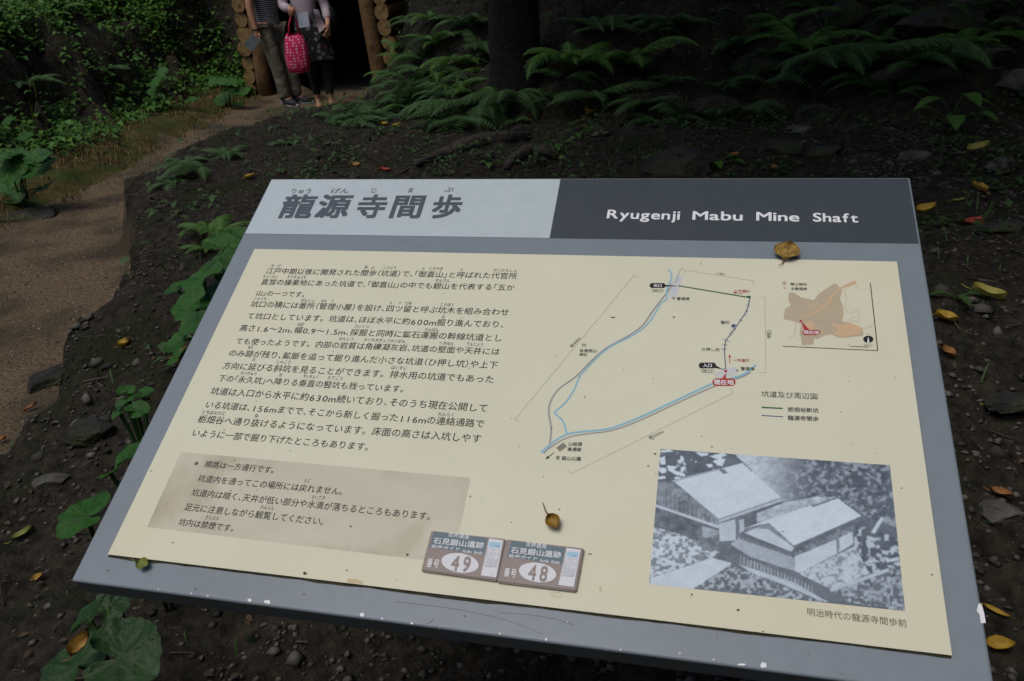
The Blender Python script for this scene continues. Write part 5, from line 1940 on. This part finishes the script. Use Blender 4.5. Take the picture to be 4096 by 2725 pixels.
# --- the woman with the pink bag
wb = np.array([-4.02, 8.10, GZ])
wom = empty('person', wb)
tag(wom, 'person in floral tunic and black leggings holding a pink dotted bag at the entrance', 'person')
nd = {}


def n(name, u, v, z, r):
    nd[name] = (*loc3(u, v, z), r)


ch = []
n('pel', -.05, 0, .84, (.13, .10)); n('wst', -.07, 0, 1.00, (.105, .085)); n('chs', -.08, .0, 1.20, (.13, .095)); n('nck0', -.08, -.01, 1.34, (.07, .06)); n('nck', -.08, .0, 1.38, .045)
n('hd0', -.08, .015, 1.43, (.06, .07)); n('hd', -.08, .02, 1.50, (.075, .09)); n('hd1', -.08, .01, 1.58, (.05, .06))
for sg, s_, ku, au, av in ((1, 'l', .06, .055, .10), (-1, 'r', -.09, -.085, -.06)):
    n('hp' + s_, -.05 + .075 * sg, 0, .78, .085); n('kn' + s_, ku, .02, .43, .055); n('cf' + s_, (ku + au) / 2, av * .6 - .01, .28, .05); n('an' + s_, au, av, .085, .033)
    n('ft' + s_, au + .01, av + .09, .035, .032); n('to' + s_, au + .012, av + .17, .02, .022)
    ch.append(['pel', 'hp' + s_, 'kn' + s_, 'cf' + s_, 'an' + s_, 'ft' + s_, 'to' + s_])
ch.append(['pel', 'wst', 'chs', 'nck0', 'nck', 'hd0', 'hd', 'hd1'])
n('shr', -.245, 0, 1.31, .052); n('elr', -.30, .03, 1.10, .04); n('wrr', -.20, .22, 1.07, .028)
n('shl', .085, 0, 1.31, .052); n('ell', .15, .0, 1.06, .04); n('wrl', .15, .16, .90, .028)
ch += [['chs', 'shr', 'elr', 'wrr'], ['chs', 'shl', 'ell', 'wrl']]
hand(nd, ch, 'hr', 'wrr', np.array(loc3(.10, .75, -.25)), np.array(loc3(.5, 0, .8)), 1.1)
hand(nd, ch, 'hl', 'wrl', np.array(loc3(-.15, .4, -.9)), np.array(loc3(-.6, .6, 0)), .8)
skin('body', nd, ch, 'skin', wom, 2)
cl = {k_: nd[k_] for k_ in nd}
cw = {'pel': (*nd['pel'][:3], (.135, .105))}
for s_ in 'lr':
    for k_, g in (('hp', .012), ('kn', .010), ('cf', .010)):
        cw[k_ + s_] = (*nd[k_ + s_][:3], nd[k_ + s_][3] + g)
    a = np.array(nd['cf' + s_][:3]); b = np.array(nd['an' + s_][:3])
    cw['e' + s_] = (*(a + (b - a) * .72), .045)
skin('leggings', cw, [['pel', 'hp' + s_, 'kn' + s_, 'cf' + s_, 'e' + s_] for s_ in 'lr'], 'legging', wom, 2)
# tunic: flared tube with folds
k = MB()
rs = np.random.RandomState(3)
rows = []
for i, (z, a_, b_, cu) in enumerate(((1.02, .125, .105, -.07), (.92, .145, .12, -.06), (.82, .165, .135, -.05), (.70, .17, .145, -.03), (.60, .165, .15, -.005), (.53, .160, .15, .01))):
    t_ = np.linspace(0, 2 * np.pi, 41)[:-1]
    q = 1 + (.05 * i / 5) * np.sin(t_ * 9 + .4 * i)
    rows.append(np.array([loc3(cu + a_ * math.cos(x) * y, b_ * math.sin(x) * y, z - .01 * math.sin(x * 3)) for x, y in zip(t_, q)]))
V_ = np.concatenate(rows)
k.add(V_, [(i * 40 + j, i * 40 + (j + 1) % 40, (i + 1) * 40 + (j + 1) % 40, (i + 1) * 40 + j) for i in range(5) for j in range(40)])
k.build('tunic', M['floral'], wom, True)
cg = {'wst': (*loc3(-.07, .01, .90), (.16, .13)), 'm': (*loc3(-.075, .01, 1.05), (.145, .12)), 'chs': (*nd['chs'][:3], (.15, .12)), 'n0': (*loc3(-.08, -.01, 1.36), (.075, .065))}
for s_ in 'lr':
    cg['sh' + s_] = (*nd['sh' + s_][:3], .068); cg['el' + s_] = (*nd['el' + s_][:3], .056)
    a, b = np.array(nd['el' + s_][:3]), np.array(nd['wr' + s_][:3])
    cg['wr' + s_] = (*(a + (b - a) * .8), .046)
skin('cardigan', cg, [['wst', 'm', 'chs', 'n0'], ['chs', 'shl', 'ell', 'wrl'], ['chs', 'shr', 'elr', 'wrr']], 'cardigan', wom, 2)
k = MB()          # loose pale scarf end hanging over the tunic
t_ = np.linspace(0, 1, 9)
pts = []
for q in t_:
    pts += [loc3(.02 + .02 * q, .155 + .012 * math.sin(q * 7), 1.06 - .24 * q), loc3(.07 + .05 * q, .150 + .012 * math.cos(q * 5), 1.05 - .19 * q)]
k.add(pts + [tuple(np.array(p_) + np.array(loc3(0, -.006, 0))) for p_ in pts], [(2 * i, 2 * i + 1, 2 * i + 3, 2 * i + 2) for i in range(8)] + [(18 + 2 * i + 1, 18 + 2 * i, 18 + 2 * i + 2, 18 + 2 * i + 3) for i in range(8)])
k.build('scarf', M['cardigan'], wom, True)
for s_, u_ in (('l', 0), ('r', 0)):
    a, f_, t_ = (np.array(nd[q + s_][:3]) for q in ('an', 'ft', 'to'))
    MB().tube([a + [0, 0, -.065] - (f_ - a) * .3, (a + f_) / 2 + [0, 0, -.045], f_ + [0, 0, -.022], t_ + [0, 0, -.010] + (t_ - f_) * .25], [.032, .030, .036, .018], 10).build('shoe', M['sandal' if s_ == 'r' else 'shoe'], wom, True)
hc = np.array(nd['hd'][:3])
face(wom, hc + [0, 0, .0], FV)
hair(wom, hc, FV, long=.9)
# pink bag hanging from the right hand
hp_ = np.array(nd['hrpalm'][:3])
bag = empty('tote_bag', wb + hp_ + np.array([0, 0, -.215]) + np.array(loc3(-.03, .0, 0)))
tag(bag, 'bright pink tote bag with white dots hanging from the person in the floral tunic', 'bag')
k = MB()
rows = []
for i, (z, a_, b_) in enumerate(((0, .070, .018), (-.04, .096, .045), (-.12, .118, .070), (-.23, .128, .078), (-.32, .118, .074), (-.375, .110, .065), (-.39, .08, .045))):
    t_ = np.linspace(0, 2 * np.pi, 33)[:-1]
    rows.append(np.array([loc3(a_ * np.sign(math.cos(x)) * abs(math.cos(x)) ** .7 * (1 + .05 * math.sin(5 * x + i)), b_ * math.sin(x) * (1 + .1 * math.sin(4 * x + 2 * i)), z + .012 * math.sin(3 * x)) for x in t_]))
V_ = np.concatenate(rows)
k.add(V_, [(i * 32 + j, i * 32 + (j + 1) % 32, (i + 1) * 32 + (j + 1) % 32, (i + 1) * 32 + j) for i in range(6) for j in range(32)] + [tuple(6 * 32 + j for j in range(32))])
k.build('bag_body', M['dots'], bag, True)
M['handle'] = mat('pink_handle', (.40, .02, .05), rough=.8)
for v_ in (-.02, .02):
    MB().tube([loc3(-.055, v_, -.03), loc3(-.03, v_, .10), loc3(0.02, 0, .21), loc3(.05, v_, .12), loc3(.062, v_, -.03)], .009, 6).build('handle', M['handle'], bag, True)
# white paper in the same hand
c_ = wb + np.array(loc3(-.10, .30, .97))
k = MB().box((0, 0, 0), (.115, .0015, .145), rot=np.stack([RV * .98 + np.array([0, 0, .1]), FV, np.array([0, 0, 1])], 1))
o = k.build('paper_sheet', M['paper'])
o.location = c_
tag(o, 'small white paper sheet held above the pink bag', 'paper')
# black shoulder bag at the left hip
o = MB().tube([loc3(.16, -.02, 1.10), loc3(.18, .02, 1.00), loc3(.19, .03, .90), loc3(.175, .03, .84)], [.03, .075, .085, .04], 12).build('shoulder_bag', M['blackbag'], None, True)
o.location = wb
tag(o, 'black shoulder bag at the hip of the person in the floral tunic', 'bag')

# --- the man in the striped shirt, stepping towards her
mbp = np.array([-4.66, 8.40, GZ])
man = empty('person', mbp)
tag(man, 'person in striped shirt and olive trousers stepping towards the pink bag', 'person')
HDG = RV * .80 + FV * .60
SDE = np.array([HDG[1], -HDG[0], 0])           # the person's own right


def lm(f, s, z):
    return tuple(HDG * f + SDE * s + np.array([0, 0, z]))


nd, ch = {}, []


def n(name, f, s, z, r):
    nd[name] = (*lm(f, s, z), r)


n('pel', -.08, 0, .88, (.095, .08)); n('wst', -.09, 0, 1.02, (.10, .085)); n('chs', -.07, 0, 1.26, (.155, .115)); n('nk0', -.07, 0, 1.43, (.08, .07)); n('nk', -.06, 0, 1.48, .052)
n('hd0', -.045, 0, 1.53, (.065, .075)); n('hd', -.04, 0, 1.60, (.08, .095)); n('hd1', -.05, 0, 1.69, (.055, .065))
for s_, sg, kf, af, ss in (('r', 1, .0, .06, .07), ('l', -1, .06, .10, -.09)):
    n('hp' + s_, -.06, .085 * sg, .83, .095); n('kn' + s_, kf, .085 * sg, .47, .062); n('cf' + s_, (kf + af) / 2 - .01, ss, .32, .058); n('an' + s_, af - .03, ss, .09, .038)
    n('ft' + s_, af + .06, ss + .02 * sg, .04, .038); n('to' + s_, af + .15, ss + .035 * sg, .028, .028)
    ch.append(['pel', 'hp' + s_, 'kn' + s_, 'cf' + s_, 'an' + s_, 'ft' + s_, 'to' + s_])
ch.append(['pel', 'wst', 'chs', 'nk0', 'nk', 'hd0', 'hd', 'hd1'])
n('shr', -.07, .20, 1.38, .06); n('elr', -.09, .25, 1.10, .047); n('wrr', -.06, .25, .86, .032)
n('shl', -.07, -.20, 1.38, .06); n('ell', -.05, -.24, 1.11, .047); n('wrl', .17, -.12, 1.05, .032)
ch += [['chs', 'shr', 'elr', 'wrr'], ['chs', 'shl', 'ell', 'wrl']]
hand(nd, ch, 'hr', 'wrr', np.array(lm(.05, .1, -1)), np.array(lm(1, 0, 0)), .7)
hand(nd, ch, 'hl', 'wrl', np.array(lm(.9, .5, -.1)), np.array(lm(0, 0, 1)), .8)
skin('body', nd, ch, 'skin', man, 2)
tr_ = {'pel': (*nd['pel'][:3], (.13, .11))}
for s_ in 'lr':
    for k_, r_ in (('hp', .108), ('kn', .082), ('cf', .082)):
        tr_[k_ + s_] = (*nd[k_ + s_][:3], r_)
    a = np.array(nd['an' + s_][:3])
    tr_['an' + s_] = (*(a + [0, 0, .03]), .075)
    tr_['hem' + s_] = (*(a + [0, 0, -.005]), .072)
skin('trousers', tr_, [['pel', 'hp' + s_, 'kn' + s_, 'cf' + s_, 'an' + s_, 'hem' + s_] for s_ in 'lr'], 'trouser', man, 2)
sh_ = {'w00': (*lm(-.065, 0, .62), (.165, .150)), 'w0': (*lm(-.07, 0, .86), (.150, .135)), 'wst': (*lm(-.08, 0, 1.02), (.15, .13)), 'chs': (*nd['chs'][:3], (.175, .135)), 'n0': (*nd['nk0'][:3], (.085, .075))}
for s_ in 'lr':
    sh_['sh' + s_] = (*nd['sh' + s_][:3], .078)
    a, b = np.array(nd['sh' + s_][:3]), np.array(nd['el' + s_][:3])
    sh_['sl' + s_] = (*(a + (b - a) * .75), .068)
skin('shirt', sh_, [['w00', 'w0', 'wst', 'chs', 'n0'], ['chs', 'shl', 'sll'], ['chs', 'shr', 'slr']], 'stripe', man, 2)
for s_ in 'lr':
    a, f_, t_ = (np.array(nd[q + s_][:3]) for q in ('an', 'ft', 'to'))
    sh = MB().tube([a + [0, 0, -.02] - (f_ - a) * .55, a + [0, 0, -.035], f_, t_ + (t_ - f_) * .15], [.032, .046, .044, .028], 12).build('shoe', M['shoe'], man, True)
    MB().tube([a + [0, 0, -.072] - (f_ - a) * .6, f_ + [0, 0, -.030], t_ + [0, 0, -.016] + (t_ - f_) * .25], [.030, .040, .024], 10).build('sole', M['sole'], sh, True)
MB().tube([np.array(nd['wrr'][:3]) + [.036 * math.cos(x), .036 * math.sin(x), .01] for x in np.linspace(0, 6.28, 14)], .008, 6).build('wristband', M['blackbag'], man, True)
hc = np.array(nd['hd'][:3])
face(man, hc, HDG)
hair(man, hc, HDG, long=.0)
hr = mbp + np.array(nd['hrpalm'][:3])
k = MB()
a_, b_ = RV * .72 + np.array([0, 0, .62]), -RV * .66 + np.array([0, 0, .70]) + FV * .2
q_ = [np.zeros(3), a_ * .17, a_ * .17 + b_ * .12, b_ * .12]
q_ = [x - a_ * .14 - b_ * .03 for x in q_]
k.add([x + FV * .06 for x in q_] + [x + FV * .0585 for x in q_], [(0, 1, 2, 3), (7, 6, 5, 4), (0, 4, 5, 1), (1, 5, 6, 2), (2, 6, 7, 3), (3, 7, 4, 0)])
o = k.build('leaflet', M['paper2'])
o.location = hr + np.array([0, 0, -.06])
tag(o, 'grey printed leaflet hanging from the hand of the person in striped shirt', 'leaflet')
